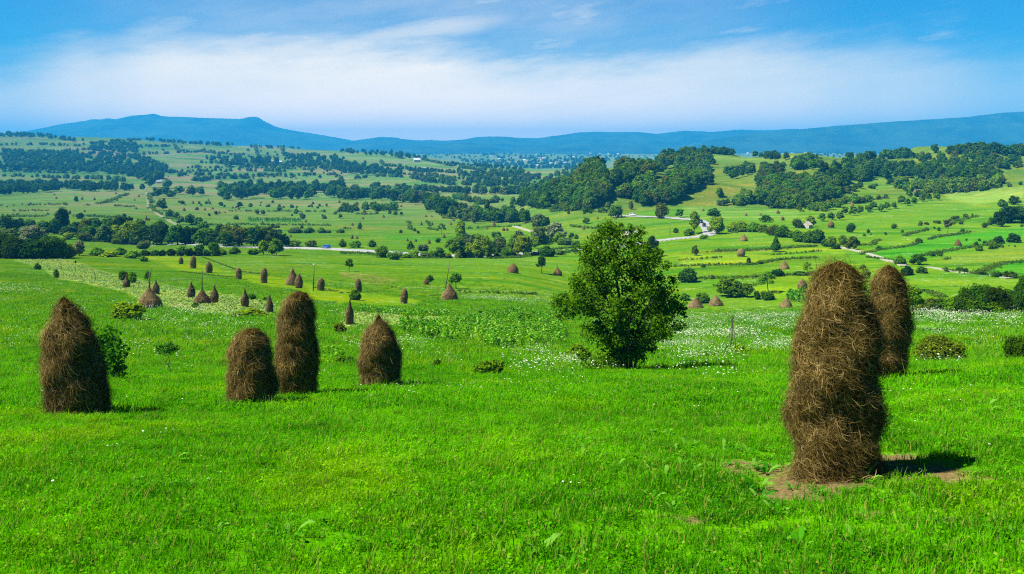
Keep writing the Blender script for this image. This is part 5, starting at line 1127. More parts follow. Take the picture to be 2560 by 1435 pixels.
def big_stack(name, label, base_row, cols, n_straw, ln, wid, down, curl, lump, seed, ymin=3.0, pole=None, fuzz=.06, shrink=.84):
    """cols: traced outline (row, left, right); built as a real lathe around a leaning axis"""
    q = np.random.default_rng(seed); cx = (cols[-1][1]+cols[-1][2])/2
    fr = place(cx, base_row, ymin); k = fr.y/F; r0 = max((c[2]-c[1])/2 for c in cols)*k
    Yc = fr.y+.75*(cols[-1][2]-cols[-1][1])/2*k; k = Yc/F
    cxm = (cols[-1][1]+cols[-1][2])/2; X0 = (cxm-CX)*k; Z0 = zat(X0, Yc)
    rows = np.array([c[0] for c in cols], float); lf = np.array([c[1] for c in cols], float); rt = np.array([c[2] for c in cols], float)
    zz = (HOR-rows)*k-Z0; cc = ((lf+rt)/2-cxm)*k; hw = np.maximum((rt-lf)/2*k*shrink, .03)
    zs = np.concatenate([np.linspace(-.12, zz[0], 54)]); o = np.argsort(zz)
    Cx = np.interp(zs, zz[o], cc[o]); Hw = np.interp(zs, zz[o], hw[o])
    Hw = gsm(Hw, 1.0, 0); top = zz[0]; Hw *= np.sqrt(np.clip((top+.012-zs)/(.025*top), 0, 1))
    nth = 72; th = np.arange(nth)*2*math.pi/nth
    dirs = np.stack([np.cos(th), np.sin(th), 0*th], -1)
    V_ = np.stack([Cx[:,None]+Hw[:,None]*np.cos(th), (Hw*1.0)[:,None]*np.sin(th), zs[:,None]+0*th], -1)
    wob = .10*fbm(V_*2.6+seed, seed, 3)+.085*fbm(V_*np.array((6,6,4.5))+seed, seed+3, 3)
    V_ += dirs[None]*(wob*lump*np.clip(Hw/.3,.1,1)[:,None])[...,None]
    kz = len(zs); i, j = np.meshgrid(np.arange(kz-1), np.arange(nth), indexing='ij'); j2 = (j+1)%nth
    Q = np.stack([i*nth+j, i*nth+j2, (i+1)*nth+j2, (i+1)*nth+j], -1).reshape(-1,4)
    Vb = np.concatenate([V_.reshape(-1,3), [[Cx[-1],0,top+.02]]]); ap = len(Vb)-1
    tr = np.stack([(kz-1)*nth+np.arange(nth), (kz-1)*nth+(np.arange(nth)+1)%nth, np.full(nth, ap)], -1)
    t = thing(name, label, 'haystack', (X0, Yc, Z0))
    body = mesh_np('hay_body', Vb, np.concatenate([Q.ravel(), tr.ravel()]), np.concatenate([np.full(len(Q),4), np.full(nth,3)]), True)
    ob = link('hay_body', body, (HAYB,), t); ob.color = (1,1,1,1)
    A = Vb[Q]; nrm = np.cross(A[:,2]-A[:,0], A[:,3]-A[:,1]); ar = np.linalg.norm(nrm,axis=1); nrm /= ar[:,None]+1e-9
    pick = q.choice(len(Q), n_straw, p=ar/ar.sum()); u, v = q.uniform(0,1,(2,n_straw,1))
    P = (A[pick,0]*(1-u)+A[pick,1]*u)*(1-v)+(A[pick,3]*(1-u)+A[pick,2]*u)*v
    clump = fbm(P*np.array((6,6,4))+seed, seed+8, 3)
    P = P+nrm[pick]*(.01+.125*np.clip(clump,-.35,1))[:,None]*lump*.6
    Vs, Fs = straws(P, nrm[pick], 3, ln, wid, q, down, curl, fuzz)
    keep = (Vs.reshape(-1,8,3)[:,:,2].min(1) > -.12) & ((P[:,2] < top*.94)|(q.uniform(0,1,n_straw) < .35))
    Fk = Fs.reshape(-1,3,4)[keep].reshape(-1,4)
    ng_ = n_straw//6; pick = q.choice(len(Q), ng_, p=ar/ar.sum()); P = A[pick].mean(1)+nrm[pick]*(.05+.09*q.uniform(0,1,(ng_,1)))*lump*.6
    V2, F2 = straws(P, nrm[pick], 3, ln*.6, wid*1.35, q, down*.75, curl*1.5, fuzz*1.6)
    k2 = (V2.reshape(-1,8,3)[:,:,2].min(1) > -.1) & (P[:,2] < top*.95); F2 = F2.reshape(-1,3,4)[k2].reshape(-1,4)
    link('loose_straw', mesh_np('loose_straw', np.concatenate([Vs,V2]), np.concatenate([Fk.ravel(), (F2+len(Vs)).ravel()]), np.full(len(Fk)+len(F2),4), False, np.concatenate([np.zeros(len(Fk)), np.ones(len(F2))])), (STRAW,STRAWG), t)
    ns = 260; a_ = q.uniform(0,6.28,ns); rr = (hw[-1]+.05)*(1+np.abs(q.normal(0,.32,ns))); gx, gy = cc[-1]+rr*np.cos(a_), rr*np.sin(a_)
    gz = np.array([zat(X0+x_, Yc+y_)-Z0 for x_, y_ in zip(gx, gy)])+q.uniform(.02,.07,ns)
    V3, F3 = straws(np.stack([gx,gy,gz],-1), np.tile(np.array((.02,-.05,1.0)),(ns,1)), 3, ln*1.2, wid*1.6, q, 0, 1.0, .02)
    link('fallen_straw', mesh_np('fallen_straw', V3, F3.ravel(), np.full(len(F3),4)), (STRAWG,), t)
    if pole:
        mb = MB(); px, pr = pole; x = (px-cxm)*k; z = (HOR-pr)*k-Z0
        mb.tube([(Cx[-1],0,top-.25), ((x+Cx[-1])/2+.01,0,(top+z)/2), (x,0,z)], [.022,.018,.010], 6); link('pole_tip', mb.mesh('pole_tip'), (POLE,), t)
    return t
big_stack('haystack', 'huge shaggy brown haystack with rounded top, nearest to the viewer at right', 1206, [(657,2078,2122),(664,2050,2142),(675,2036,2158),(711,2030,2168),(760,2010,2186),(800,2000,2200),(852,1986,2206),(930,1974,2210),(993,1968,2212),(1080,1966,2212),(1150,1972,2212),(1190,1974,2210),(1214,1978,2206)], 46000, .20, .0015, .42, 1.6, 1.0, 1, fuzz=.04, shrink=.77)
big_stack('haystack', 'dark rounded haystack standing right behind the huge shaggy one', 951, [(664,2212,2232),(672,2200,2243),(694,2190,2252),(744,2177,2271),(800,2174,2275),(835,2174,2276),(880,2178,2272),(910,2184,2264),(936,2192,2246),(955,2200,2232)], 24000, .22, .0020, .5, 1.4, 1.2, 2, fuzz=.06)
big_stack('haystack', 'tall dark haystack leaning to a blunt tip, leftmost of the front stacks', 1040, [(743,152,166),(752,145,176),(767,139,188),(785,132,203),(807,126,217),(840,118,234),(861,114,247),(908,109,258),(940,113,264),(969,117,268),(1019,124,275),(1044,132,278)], 30000, .26, .0019, .78, .8, 1.0, 3)
big_stack('haystack', 'short barrel shaped haystack in front of the tallest middle stack', 1013, [(823,610,646),(829,598,655),(841,590,664),(875,579,679),(928,569,691),(969,567,695),(1002,574,689),(1018,582,672)], 22000, .26, .0021, .8, .8, 1.0, 4)
big_stack('haystack', 'tallest middle haystack, a smooth round topped column behind the short barrel', 991, [(729,732,760),(734,723,770),(744,715,778),(784,699,788),(834,690,794),(902,688,796),(952,693,793),(979,701,785),(995,712,772)], 26000, .26, .0022, .85, .7, .9, 5)
big_stack('haystack', 'egg shaped front haystack with a little peak and bent pole tip', 967, [(787,944,948),(795,939,954),(803,935,958),(815,925,972),(830,914,985),(848,904,993),(882,897,1003),(916,896,1007),(949,904,1001),(970,911,984)], 20000, .26, .0024, .78, .8, 1.0, 6, pole=(942,775))

def stack_profile(kind):
    return dict(
      bell=[(0,.46),(.08,.50),(.25,.48),(.42,.40),(.58,.27),(.74,.16),(.88,.085),(1,.02)],
      cone=[(0,.47),(.1,.50),(.3,.44),(.55,.30),(.8,.14),(1,.02)],
      egg=[(0,.38),(.15,.46),(.4,.50),(.62,.43),(.8,.28),(.93,.13),(1,.03)],
      column=[(0,.42),(.12,.47),(.45,.50),(.72,.45),(.88,.33),(.97,.17),(1,.03)],
      flask=[(0,.40),(.12,.46),(.35,.50),(.52,.42),(.66,.26),(.78,.14),(.9,.09),(1,.03)],
      dome=[(0,.48),(.12,.50),(.4,.46),(.65,.34),(.85,.18),(1,.03)])[kind]
_st = {}
def stack_mesh(kind, var, hi):
    key = (kind, var, hi)
    if key in _st: return _st[key]
    pf = stack_profile(kind); kz, nth = (26,36) if hi else (12,16)
    zs = np.linspace(0,1,kz); r = np.interp(zs, [p[0] for p in pf], [p[1] for p in pf]); th = np.arange(nth)*2*math.pi/nth
    q = np.random.default_rng(var*7+len(kind)); lx, ly = q.normal(0,.03,2)
    V_ = np.stack([r[:,None]*np.cos(th)+lx*zs[:,None]**2, r[:,None]*np.sin(th)+ly*zs[:,None]**2, zs[:,None]+0*th], -1)
    V_ *= 1+(.11*fbm(V_*np.array((4,4,5))+var*5, var, 3))[...,None]*np.array((1,1,0))
    V_[0,:,2] -= .05
    i, j = np.meshgrid(np.arange(kz-1), np.arange(nth), indexing='ij'); j2 = (j+1)%nth
    Q = np.stack([i*nth+j, i*nth+j2, (i+1)*nth+j2, (i+1)*nth+j], -1).reshape(-1,4); Vb = V_.reshape(-1,3)
    A = Vb[Q]; nrm = np.cross(A[:,2]-A[:,0], A[:,3]-A[:,1]); ar = np.linalg.norm(nrm,axis=1); nrm /= ar[:,None]+1e-9
    L_, Sz, mi = list(Q.ravel()), [4]*len(Q), [0]*len(Q)
    if hi:
        n = 1500; pick = q.choice(len(Q), n, p=ar/ar.sum()); P = A[pick].mean(1)+.02*q.normal(0,1,(n,3))
        Vs, Fs = straws(P, nrm[pick], 2, .16, .006, q, .75, .7, .04); L_ += list((Fs+len(Vb)).ravel()); Sz += [4]*len(Fs); mi += [1]*len(Fs); Vb = np.concatenate([Vb, Vs])
    me_ = mesh_np('hay', Vb, L_, Sz, True, mi); me_.materials.append(HAYF)
    if hi: me_.materials.append(STRAWF)
    _st[key] = me_; return me_
STRAWF = hay_mat('dry_straw', (.12,.08,.03), (.38,.29,.15))
mb = MB(); mb.tube([(0,0,.8),(0,0,1.0)], [.010,.006], 5); POLEM = mb.mesh('pole_tip'); POLEM.materials.append(POLE)
_nst = [0]
def stack(x, yt, yb, w, kind, label, group=None, tone=(1,1,1), pole=None, ymin=3.0, y=None):
    p = place(x, yb, ymin)
    if p is None: return
    k = p.y/F; h = (yb-yt)*k; wd = w*k; _nst[0] += 1; v = _nst[0]%3; hi = h/p.y*F > 26
    tn = tuple(c*random.uniform(.9,1.1) for c in tone)+(1,)
    if pole or hi:
        t = thing('haystack', label, 'haystack', p, group, random.uniform(0,6.28))
        o = link('hay_body', stack_mesh(kind, v, hi), (), t); o.scale = (wd, wd, h); o.color = tn
        hp = (yb-(pole or yt-2))*k
        pl = link('pole_tip', POLEM, (), t); pl.scale = (max(1.0,hp)*2.2, max(1.0,hp)*2.2, (hp-.75*h)/.2); pl.location = (0,0,.75*h-.8*pl.scale[2])
    else:
        o = link('haystack', stack_mesh(kind, v, hi), (), None, p, label=label, category='haystack', group=group); o.scale = (wd, wd, h); o.color = tn; o.rotation_euler = (random.gauss(0,.05),random.gauss(0,.05),random.uniform(0,6.28))
DK = (.40,.35,.28); BR = (.74,.66,.54); LT = (1,.97,.92)
stack(453,641,660,12,'egg','small egg shaped haystack at the top left of the lime mown strip',None,BR)
stack(483,640,671,15,'column','narrow upright haystack in the lime strip, right beside the small egg shaped one',None,BR)
stack(523,653,682,17,'egg','pointed haystack with a stick leaning on it in the lime strip',None,BR)
stack(597,670,698,15,'column','short column haystack alone in the middle of the lime strip',None,BR)
stack(660,670,707,17,'column','tall slim column haystack in the lime strip left of the joined pair',None,BR)
stack(731,671,713,33,'bell','broad bell haystack joined with a smaller one left of the utility pole',None,BR)
stack(747,685,720,20,'egg','smaller haystack standing against the broad bell one left of the utility pole',None,BR)
stack(802,695,726,19,'column','short haystack just right of the utility pole',None,BR)
stack(316,688,720,17,'flask','small dark haystack with a thin peak, leftmost on the pale plot',None,DK)
stack(374,716,772,60,'bell','broad light brown cone haystack with a tall pole on the pale plot',None,LT,pole=672)
stack(390,699,735,17,'flask','dark peaked haystack right behind the broad light cone',None,DK)
stack(478,703,745,19,'flask','dark bottle shaped haystack left of the stack with a tall pole',None,DK)
stack(505,722,760,41,'bell','dark cone haystack with a tall pole between two bottle shaped ones',None,DK,pole=676)
stack(536,712,757,21,'flask','dark bottle shaped haystack right of the stack with a tall pole',None,DK)
stack(612,720,769,20,'flask','thin dark pointed haystack with a bush behind it on the pale plot',None,DK)
stack(674,735,782,18,'flask','slim dark pointed haystack left of the tallest middle stack',None,DK)
stack(874,748,811,21,'flask','slim dark pointed haystack between the tallest middle stack and the peaked front one',None,DK)
stack(896,697,730,17,'column','short column haystack behind a green bush in the lime strip',None,BR)
stack(1010,722,759,18,'column','lone column haystack at the right end of the lime strip',None,BR)
stack(1124,708,749,40,'bell','wide brown bell haystack beside the leaning pole',None,BR)
stack(1282,658,682,30,'dome','wide bell haystack on the flowery meadow left of a young tree',None,BR)
stack(1394,667,688,24,'bell','small bell haystack with a thin pole on the flowery meadow',None,BR,pole=656)
stack(1065,690,711,15,'bell','little haystack half hidden by a round young tree',None,BR)
stack(1739,743,770,38,'cone','left one of the two light bell haystacks right of the big tree',None,LT)
stack(1790,737,764,35,'cone','right one of the two light bell haystacks right of the big tree',None,LT)
stack(1965,743,769,34,'cone','light bell haystack left of the huge front stack',None,LT)
stack(2006,697,727,24,'egg','pointed haystack at the end of the small lime field',None,BR)
stack(1961,651,673,26,'cone','light cone haystack below the long lime strips',None,LT)
stack(1852,620,641,22,'egg','haystack standing in the upper lime strip',None,LT)
stack(1859,584,602,21,'cone','haystack in the flowery field above the lime strips',None,LT)
stack(2395,597,614,18,'cone','lone haystack on the vivid green field at right',None,BR)
stack(2078,552,569,17,'egg','haystack below the orchard on the right hand slope',None,BR)
stack(2289,471,482,12,'cone','small haystack on the slope above the orchard',None,LT)
stack(2130,504,516,11,'cone','small haystack between the orchard rows',None,LT)
stack(1945,524,534,10,'cone','small haystack in the pale field left of the little pale house',None,BR)
stack(1957,541,551,9,'egg','small round haystack just right of the round hedge tree',None,BR)
stack(2210,390,398,6,'cone','tiny haystack in the meadow on the right ridge',None,LT)
G1='haystacks of the field under the wooded slope'
for x,yt,yb,w in ((1902,532,539,8),(1865,532,540,8),(1758,521,528,8)): stack(x,yt,yb,w,'cone','tiny haystack in the pale field under the wooded slope',G1,BR)
G2='haystacks beyond the big tree'
for x,yt,yb,w in ((1592,562,573,9),(1572,576,585,8),(1459,565,574,8),(1494,541,548,8),(1539,541,548,7)): stack(x,yt,yb,w,'cone','small dark haystack in the pale field behind the top of the big tree',G2,BR,ymin=120)
G3='haystacks in the middle valley'
for x,yt,yb,w in ((1235,553,565,10),(1259,567,577,9),(1268,568,577,8),(1072,597,609,11),(1039,595,604,8),(1018,594,603,8),(1110,583,595,9),(1080,553,563,8),(1053,553,563,8),(880,585,597,9),(892,589,597,9),(881,556,564,7),(900,553,562,7),(907,541,548,7),(911,530,537,7),(959,535,544,7),(1065,536,542,7),(1079,537,543,6),(1134,544,553,8),(1118,538,545,7),(1127,555,562,8),(1164,581,590,9),(1218,566,573,7),(1312,551,559,8),(1339,568,576,8),(1182,550,556,7),(1003,511,517,6),(944,508,513,5)):
    stack(x,yt,yb,w,random.choice(['cone','flask','cone']),'small brown haystack in the open fields of the middle valley',G3,BR)
G4='haystacks of the far left field'
for x,yt,yb,w in ((76,504,512,7),(55,507,512,6),(34,509,514,5),(17,513,518,5),(136,483,488,5),(141,491,497,6),(163,504,509,6),(205,491,499,7),(236,492,500,7),(290,479,485,5),(292,497,502,6),(336,496,501,6),(347,486,492,7),(340,516,523,7),(211,523,530,7),(174,524,531,7),(119,530,537,7),(32,532,538,6),(86,536,543,7),(250,505,510,5)):
    stack(x,yt,yb,w,'cone','tiny dark haystack on the broad pale field at far left',G4,BR)
G5='haystacks of the left valley'
for x,yt,yb,w in ((460,518,527,9),(482,501,509,8),(462,508,513,6),(521,496,502,6),(512,518,526,7),(531,517,523,8),(548,526,534,8),(562,528,533,7),(581,515,521,8),(590,514,520,7),(596,517,524,8),(756,536,548,9),(764,547,556,7),(713,542,548,7),(727,543,548,5),(655,551,558,8),(699,556,562,8),(726,585,592,8),(848,499,507,8),(365,538,551,8),(372,543,551,6),(678,562,568,8)):
    stack(x,yt,yb,w,'cone','small dark haystack in the valley field below the dark wood',G5,BR)
G6='haystacks on the far hillside fields'
for x,yt,yb in ((470,436,440),(484,440,444),(420,438,442),(545,455,460),(505,452,456),(600,440,444),(635,446,450),(700,437,441),(740,443,447),(1165,491,496),(1180,497,502),(1205,496,502),(1220,503,508),(1235,498,504),(1250,495,500)):
    stack(x,yt,yb,5,'cone','tiny haystack on the strip fields of the far hillside',G6,BR)

# ------------------------------------------------------------------ roads and paths
def smooth_path(P, n=8):
    P = [np.array(p, float) for p in P]; out = []
    for i in range(len(P)-1):
        p0, p1, p2, p3 = P[max(i-1,0)], P[i], P[i+1], P[min(i+2,len(P)-1)]
        for t in np.arange(n)/n: out.append(.5*((2*p1)+(-p0+p2)*t+(2*p0-5*p1+4*p2-p3)*t*t+(-p0+3*p1-3*p2+p3)*t**3))
    return out+[P[-1]]
def ribbon(name, pix, width, lift, mat, label, ymin=60, edge=0.0):
    W = []
    for u, v in pix:
        p = place(u, v, ymin)
        if p is not None: W.append((p.x, p.y))
    C = smooth_path(W, 14); V_ = []; n = len(C)
    for i in range(n):
        t = C[min(i+1,n-1)]-C[max(i-1,0)]; t = t/(np.linalg.norm(t)+1e-9); s = np.array((-t[1],t[0])); wd = width*(1+.08*math.sin(i*1.7))
        zc = max(zat(*(C[i]+s*e*wd/2)) for e in (-1,-.5,0,.5,1))
        for e in (-.5,-.47,-.16,.16,.47,.5): q = C[i]+s*e*wd; V_.append((q[0],q[1],zc+lift-(.35 if abs(e) == .5 else 0)))
    Q = [(i*6+j, i*6+j+1, (i+1)*6+j+1, (i+1)*6+j) for i in range(n-1) for j in range(5)]
    mb = MB(); mb.add(V_, [q[::-1] for q in Q], 0, False); return link(name, mb.mesh(name), (mat,), kind='structure', label=label), C
ROADM = simple_mat('pale_asphalt', (.27,.27,.25), .9, .12, .6); PATHM = simple_mat('pale_gravel', (.30,.29,.20), .95, .2, .8); TRACKM = simple_mat('dirt_track', (.15,.16,.06), .95, .25, .6)
road, RC = ribbon('road', [(300,608),(420,612),(560,616),(640,619),(705,621.5),(765,622),(812,623),(870,626),(932,630),(1060,638.5),(1200,641),(1287,637),(1345,632),(1400,628),(1480,622),(1590,612),(1650,602),(1700,596),(1745,592.5),(1770,588),(1775,580),(1768,568),(1758,557),(1745,551),(1700,547.5),(1650,543.5),(1590,541),(1540,540)], 5.6, .18, ROADM, 'pale asphalt road winding through the valley')
ribbon('path', [(2095,617),(2130,625),(2175,636),(2224,653),(2262,666)], 2.2, .14, PATHM, 'white gravel path through the right hand fields')
ribbon('path', [(2320,668),(2390,680),(2465,685),(2524,697)], 1.8, .14, PATHM, 'pale gravel path at the right edge')
ribbon('track', [(366,481),(370,500),(375,520),(392,533),(420,549),(447,565)], 2.6, .25, TRACKM, 'dirt track across the far left fields')
ribbon('track', [(1285,566),(1310,573),(1330,580)], 2.6, .2, PATHM, 'short dirt track beside the twin haystacks')
# ------------------------------------------------------------------ cars
CARP = {}
def glass_mat():
    m, nt = new_mat('car_glass'); out_n(nt, N(nt, 'ShaderNodeBsdfPrincipled', {'Base Color':(.012,.018,.024,1), 'Roughness':.08}).outputs[0]); return m
GLASS = glass_mat(); TYRE = simple_mat('tyre', (.02,.02,.02), .8); RIM = simple_mat('rim', (.5,.5,.52), .35, .1, 5, .8); LAMP = simple_mat('lamp_glass', (.75,.75,.72), .2, .05); TAIL = simple_mat('tail_lamp', (.35,.02,.02), .3, .05)
def car(name, label, loc, rz, col):
    pm, nt = new_mat('car_paint'); out_n(nt, N(nt, 'ShaderNodeBsdfPrincipled', {'Base Color':col+(1,), 'Roughness':.3, 'Coat Weight':.7, 'Coat Roughness':.06}).outputs[0])
    t = thing(name, label, 'car', loc, None, rz)
    prof_ = [(-2.0,.32),(-2.05,.62),(-1.95,.80),(-1.10,.93),(-.45,1.40),(.1,1.50),(1.1,1.47),(1.65,1.20),(1.92,.95),(2.0,.60),(1.95,.32)]
    def half(x, z): return .80 if z < .95 else .80-.20*(z-.95)/.55
    mb = MB(); n = len(prof_); V_ = [(x, half(x,z)*(.9 if abs(x) > 1.9 else 1), z) for x, z in prof_]+[(x, -half(x,z)*(.9 if abs(x) > 1.9 else 1), z) for x, z in prof_]
    mb.add(V_, [tuple(range(n-1,-1,-1)), tuple(range(n,2*n))]+[(i,(i+1)%n,n+(i+1)%n,n+i) for i in range(n)])
    me_ = mb.mesh('body'); b = link('body', me_, (pm,), t); bv = b.modifiers.new('bevel','BEVEL'); bv.width = .07; bv.segments = 2; bv.limit_method = 'ANGLE'; bv.angle_limit = rad(25)
    mb = MB()
    for s in (1,-1):
        for poly in ([(-.93,.97),(-.42,1.33),(.02,1.40),(.02,.97)], [(.10,.97),(.10,1.41),(1.02,1.38),(1.42,1.18),(1.50,.97)]):
            V_ = [(x, s*(half(x,z)+.012), z) for x, z in poly]+[(x, s*(half(x,z)-.03), z) for x, z in poly]; k = len(poly)
            mb.add(V_, [tuple(range(k)) if s < 0 else tuple(range(k-1,-1,-1))]+[(i,(i+1)%k,k+(i+1)%k,k+i) for i in range(k)])
    link('side_window', mb.mesh('side_window'), (GLASS,), t)
    mb = MB(); mb.add([(-1.06,.66,.97),(-1.06,-.66,.97),(-.50,-.56,1.385),(-.50,.56,1.385)], [(0,1,2,3)]); o = link('windscreen', mb.mesh('windscreen'), (GLASS,), t); o.location = (-.02,0,.018)
    mb = MB(); mb.add([(1.16,.56,1.45),(1.16,-.56,1.45),(1.62,-.62,1.22),(1.62,.62,1.22)], [(0,1,2,3)]); o = link('rear_window', mb.mesh('rear_window'), (GLASS,), t); o.location = (.02,0,.02)
    for x in (-1.28,1.25):
        for s in (1,-1):
            mb = MB(); a = np.arange(16)*2*math.pi/16; y0, y1 = s*.66, s*.83
            V_ = [(x+.31*math.cos(q), y0, .31+.31*math.sin(q)) for q in a]+[(x+.31*math.cos(q), y1, .31+.31*math.sin(q)) for q in a]
            mb.add(V_, [(i,(i+1)%16,16+(i+1)%16,16+i) for i in range(16)]+[tuple(range(16)), tuple(range(31,15,-1))]); w = link('wheel', mb.mesh('wheel'), (TYRE,), t)
            mb = MB(); V_ = [(x+.19*math.cos(q), y1+s*.012, .31+.19*math.sin(q)) for q in a]+[(x,y1+s*.02,.31)]; mb.add(V_, [(i,(i+1)%16,16) for i in range(16)]); link('rim', mb.mesh('rim'), (RIM,), w)
    for s in (1,-1):
        mb = MB(); mb.box((-1.99,s*.52,.70),(.1,.26,.14)); link('headlight', mb.mesh('headlight'), (LAMP,), t)
        mb = MB(); mb.box((1.95,s*.60,.86),(.1,.14,.22)); link('tail_light', mb.mesh('tail_light'), (TAIL,), t)
    mb = MB(); mb.box((0,0,.34),(3.7,1.5,.10)); link('sill', mb.mesh('sill'), (TYRE,), t)
def on_road(u):
    """nearest centre-line point in the given photo column"""
    b = min(RC, key=lambda c: abs(CX+c[0]/c[1]*F-u)); i = [k for k, c in enumerate(RC) if c is b][0]
    t = RC[min(i+1,len(RC)-1)]-RC[max(i-1,0)]; t /= np.linalg.norm(t); return b, t
def road_z(p, t):
    s = np.array((-t[1],t[0])); return max(zat(*(p+s*e*2.8)) for e in (-1,-.5,0,.5,1))+.19
p, t = on_road(815); car('blue_car', 'blue hatchback driving along the pale road at left', (p[0],p[1],road_z(p,t)), math.atan2(t[1],t[0]), (.02,.13,.42))
def road_at(u, v):
    b = min(RC, key=lambda c: abs(CX+c[0]/c[1]*F-u)+2*abs(HOR-zat(*c)/c[1]*F-v)); i = [k for k, c in enumerate(RC) if c is b][0]
    t = RC[min(i+1,len(RC)-1)]-RC[max(i-1,0)]; return b, t/np.linalg.norm(t)
p, t = road_at(1766,567); s_ = np.array((-t[1],t[0])); q_ = p+s_*1.2; car('dark_car', 'dark car in front on the road bend at right, coming downhill', (q_[0],q_[1],road_z(p,t)), math.atan2(t[1],t[0]), (.015,.018,.03))
p, t = road_at(1760,558); s_ = np.array((-t[1],t[0])); q_ = p+s_*1.2; car('dark_car', 'dark car following farther up the road bend', (q_[0],q_[1],road_z(p,t)), math.atan2(t[1],t[0]), (.012,.015,.02))
p, t = road_at(1580,541); car('white_car', 'white car on the far road above the top of the big tree', (p[0],p[1],road_z(p,t)), math.atan2(t[1],t[0]), (.75,.75,.75))

# ------------------------------------------------------------------ houses
WALLM = simple_mat('lime_wash', (.46,.41,.29), .9, .1, .8); ROOFW = simple_mat('pale_tin_roof', (.46,.47,.48), .5, .08, .5); ROOFR = simple_mat('red_tile_roof', (.30,.11,.06), .9, .2, 1.0); ROOFG = simple_mat('grey_roof', (.25,.25,.26), .8, .15, 1.0); DARKW = simple_mat('window_dark', (.03,.035,.04), .2, .1)
HM = {}
def house_mesh(kind, w, d, h, rh):
    key = (kind,)
    if key in HM: return HM[key]
    a = MB(); x, y = w/2, d/2
    a.add([(-x,-y,-1),(x,-y,-1),(x,y,-1),(-x,y,-1),(-x,-y,h),(x,-y,h),(x,y,h),(-x,y,h),(-x,0,h+rh),(x,0,h+rh)], [(0,1,5,4),(1,2,6,9,5),(2,3,7,6),(3,0,4,8,7)])
    b = MB(); o = .35
    for s in (1,-1):
        e = h-rh*o/y; V_ = [(-x-o,s*(y+o),e),(x+o,s*(y+o),e),(x+o,0,h+rh+.04),(-x-o,0,h+rh+.04)]; V2 = [(p[0],p[1],p[2]+.16) for p in V_]
        b.add(V_+V2, [(0,1,2,3),(4,7,6,5),(0,4,5,1),(1,5,6,2),(3,2,6,7),(0,3,7,4)])
    c = MB()
    for k in (-.28,0,.28): c.box((k*w,-y-.02,h*.55),(.9,.08,1.1))
    HM[key] = (a.mesh('wall'), b.mesh('roof'), c.mesh('window')); return HM[key]
def house(name, label, loc, rz, sc, roof, group=None, kind='a'):
    a, b, c = house_mesh(kind, *dict(a=(9,7,3.0,2.6), b=(12,8,5.4,2.6), c=(16,9,3.4,2.2))[kind]); t = thing(name, label, 'house', loc, group, rz, (sc,sc,sc))
    link('wall', a, (WALLM,), t); r = link('roof', b.copy() if True else b, (), t); r.data.materials.clear(); r.data.materials.append(roof); link('window', c, (DARKW,), t)
p = place(1042,405,900); house('house', 'white house with pale roof on the left ridge above the centre', p, .2, 1.6, ROOFW)
p = place(1000,394,900); house('house', 'small red roofed house in the trees left of the white ridge house', p, -.3, 1.2, ROOFR)
p = place(1058,426,900); house('house', 'tiny pale house in the trees below the white ridge house', p, .5, 1.0, ROOFW)
p = place(690,412,900); house('farm_building', 'long white farm building under the far poplar row', p, .1, 1.5, ROOFW, None, 'c')
p = place(2017,570,250); house('small_house', 'small pale house half hidden by trees beside the orchard', (p.x,p.y,p.z), .9, .48, WALLM, None, 'a')
p = place(1578,592,150); house('shed', 'low shed with a bright white roof behind the top of the big tree', p, .5, .50, ROOFW)
p = place(398,458,700); house('house', 'tiny blue grey roofed house in the far left tree belt', p, .4, .8, ROOFG)
p = place(135,455,700); house('house', 'little pale house by the dark belt at far left', p, 0, .8, ROOFW)
GH = 'houses of the far village'
def village(u0, u1, v0, v1, n, lab, grp, ymin=3000):
    for i in range(n):
        u, v = random.uniform(u0,u1), random.triangular(v0,v1,v0); p = place(u, v, ymin)
        if p is None or p.y > 6300: continue
        house('village_house', lab, p, random.uniform(-.8,.8), random.uniform(.75,1.25), random.choice([ROOFW,ROOFW,ROOFR,ROOFG]), grp, random.choice('abb'))
village(1340, 1570, 383.5, 388, 24, 'tiny pale house in the village along the edge of the far plateau', 'village on the plateau edge')
village(1180, 1500, 392, 424, 30, 'tiny house scattered among the fields of the far plateau slope', 'scattered plateau houses')
village(1850, 2060, 380, 388, 16, 'tiny white house of the far village left of the right ridge', 'left cluster of the right far village', 1500)
village(2050, 2200, 376, 384, 16, 'tiny white house of the far village above the right ridge', 'right cluster of the far village', 1500)
# ------------------------------------------------------------------ poles, wire, stakes, stick tripod
def post(name, label, cat, x, yb, yt, xt=None, r=.09, group=None, cross=False, cap=False):
    p = place(x, yb); k = p.y/F; h = (yb-yt)*k; dx = ((xt if xt is not None else x)-x)*k
    t = thing(name, label, cat, p, group); mb = MB(); mb.tube([(0,0,-.3),(dx*.5+.01,0,h*.5),(dx,0,h)], [r,r*.85,r*.65], 7); link('shaft', mb.mesh('shaft'), (POLE,), t)
    if cap: mb = MB(); mb.add(*ico_lump((dx,0,h+.02), (.16,.16,.26))); link('straw_cap', mb.mesh('straw_cap'), (HAYB,), t)
    if cross:
        mb = MB(); mb.tube([(dx,0,h-.25),(dx,-.0,h-.1)], [r*1.6,r*1.6], 6); link('insulator', mb.mesh('insulator'), (LAMP,), t)
    return p, k, h
up, uk, uh = post('utility_pole', 'thin straight wooden utility pole beside the joined haystacks', 'pole', 783, 727, 658, 785, .10, cross=True)
post('wooden_pole', 'leaning thick wooden pole left of the wide bell haystack', 'pole', 1113, 722, 655, 1124, .09)
post('wooden_pole', 'thin upright stick left of the leaning pole and bell haystack', 'pole', 1095, 757, 705, 1094, .035)
post('wooden_pole', 'thin dark pole beside the road behind the top of the big tree', 'pole', 1675, 592, 556, 1675, .12, cross=True)
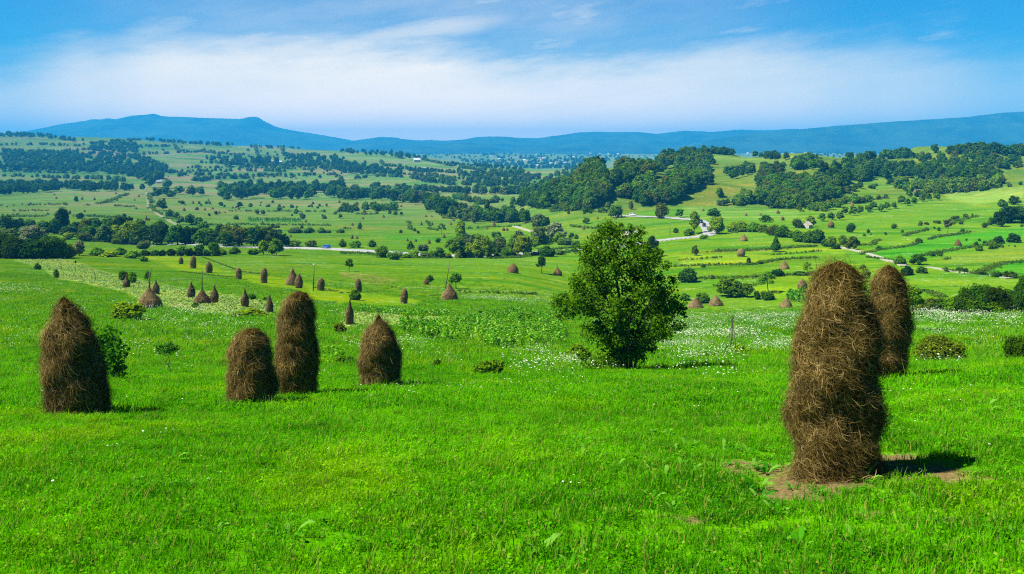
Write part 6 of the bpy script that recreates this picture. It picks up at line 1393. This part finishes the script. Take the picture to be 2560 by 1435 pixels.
post('fence_stake', 'thin tilted stake at the upper end of the pale plot', 'stake', 155, 674, 646, 150, .03)
post('fence_stake', 'straight stake with a dark straw cap on the pale plot', 'stake', 188, 683, 655, 189, .03, cap=True)
post('fence_stake', 'thick leaning stake in the middle of the pale plot', 'stake', 241, 702, 671, 233, .045)
for x, yb, yt, xt in ((211,697,680,210),(228,699,690,228),(231,711,698,230),(250,716,704,250),(266,712,701,266),(284,712,697,284),(311,733,716,310),(335,737,723,332),(346,722,707,346),(414,732,722,414),(426,729,712,424),(434,752,742,436),(262,690,676,262),(135,668,655,134),(567,775,756,566),(415,754,740,414),(440,770,758,439)):
    post('fence_stake', 'short thin bare stake among the haystacks of the pale plot', 'stake', x, yb, yt, xt, .022, 'bare stakes on the pale plot')
# the cable from the left edge to the utility pole
a = place(-60, 700); A = np.array((a.x, a.y, a.z+.9)); m_ = place(135, 697); M_ = np.array((m_.x, m_.y, m_.z+.1)); B = np.array((up.x+.0, up.y, up.z+uh-.15)); mb = MB(); pts = []
for t in np.linspace(0,1,12): q = A*(1-t)+M_*t; pts.append(q-np.array((0,0,.5*t*(1-t))))
for t in np.linspace(.03,1,22): q = M_*(1-t)+B*t; pts.append(q-np.array((0,0,5.2*t*(1-t))))
for i_, q in enumerate(pts): q[2] = max(q[2], zat(q[0],q[1])+.12)
mb.tube(pts, [.022]*len(pts), 5); link('cable', mb.mesh('cable'), (simple_mat('black_cable', (.02,.02,.02), .6),), label='thin black cable running over the left meadow to the utility pole', category='cable')
p = place(1826, 884, 20); k = p.y/F; t = thing('stick_rack', 'bare rack of leaning sticks tied together in the white flowers', 'rack', p)
for (bx, tx, ty, r, dy0) in ((-14,6,-98,.018,.1),(-2,3,-84,.020,-.15),(10,2,-100,.016,.2),(13,5,-90,.020,-.1),(3,7,-104,.014,.25),(-7,5,-80,.014,-.25)):
    mb = MB(); mb.tube([(bx*k,dy0,-.05),((bx*.45+tx*.6)*k+.02,dy0*.5,-ty*.5*k),((tx)*k,0,-ty*.86*k),(tx*1.1*k+random.uniform(-.04,.04),-dy0*.2,-ty*k)], [r,r*.9,r*.8,r*.5], 6); link('stick', mb.mesh('stick'), (POLE,), t)
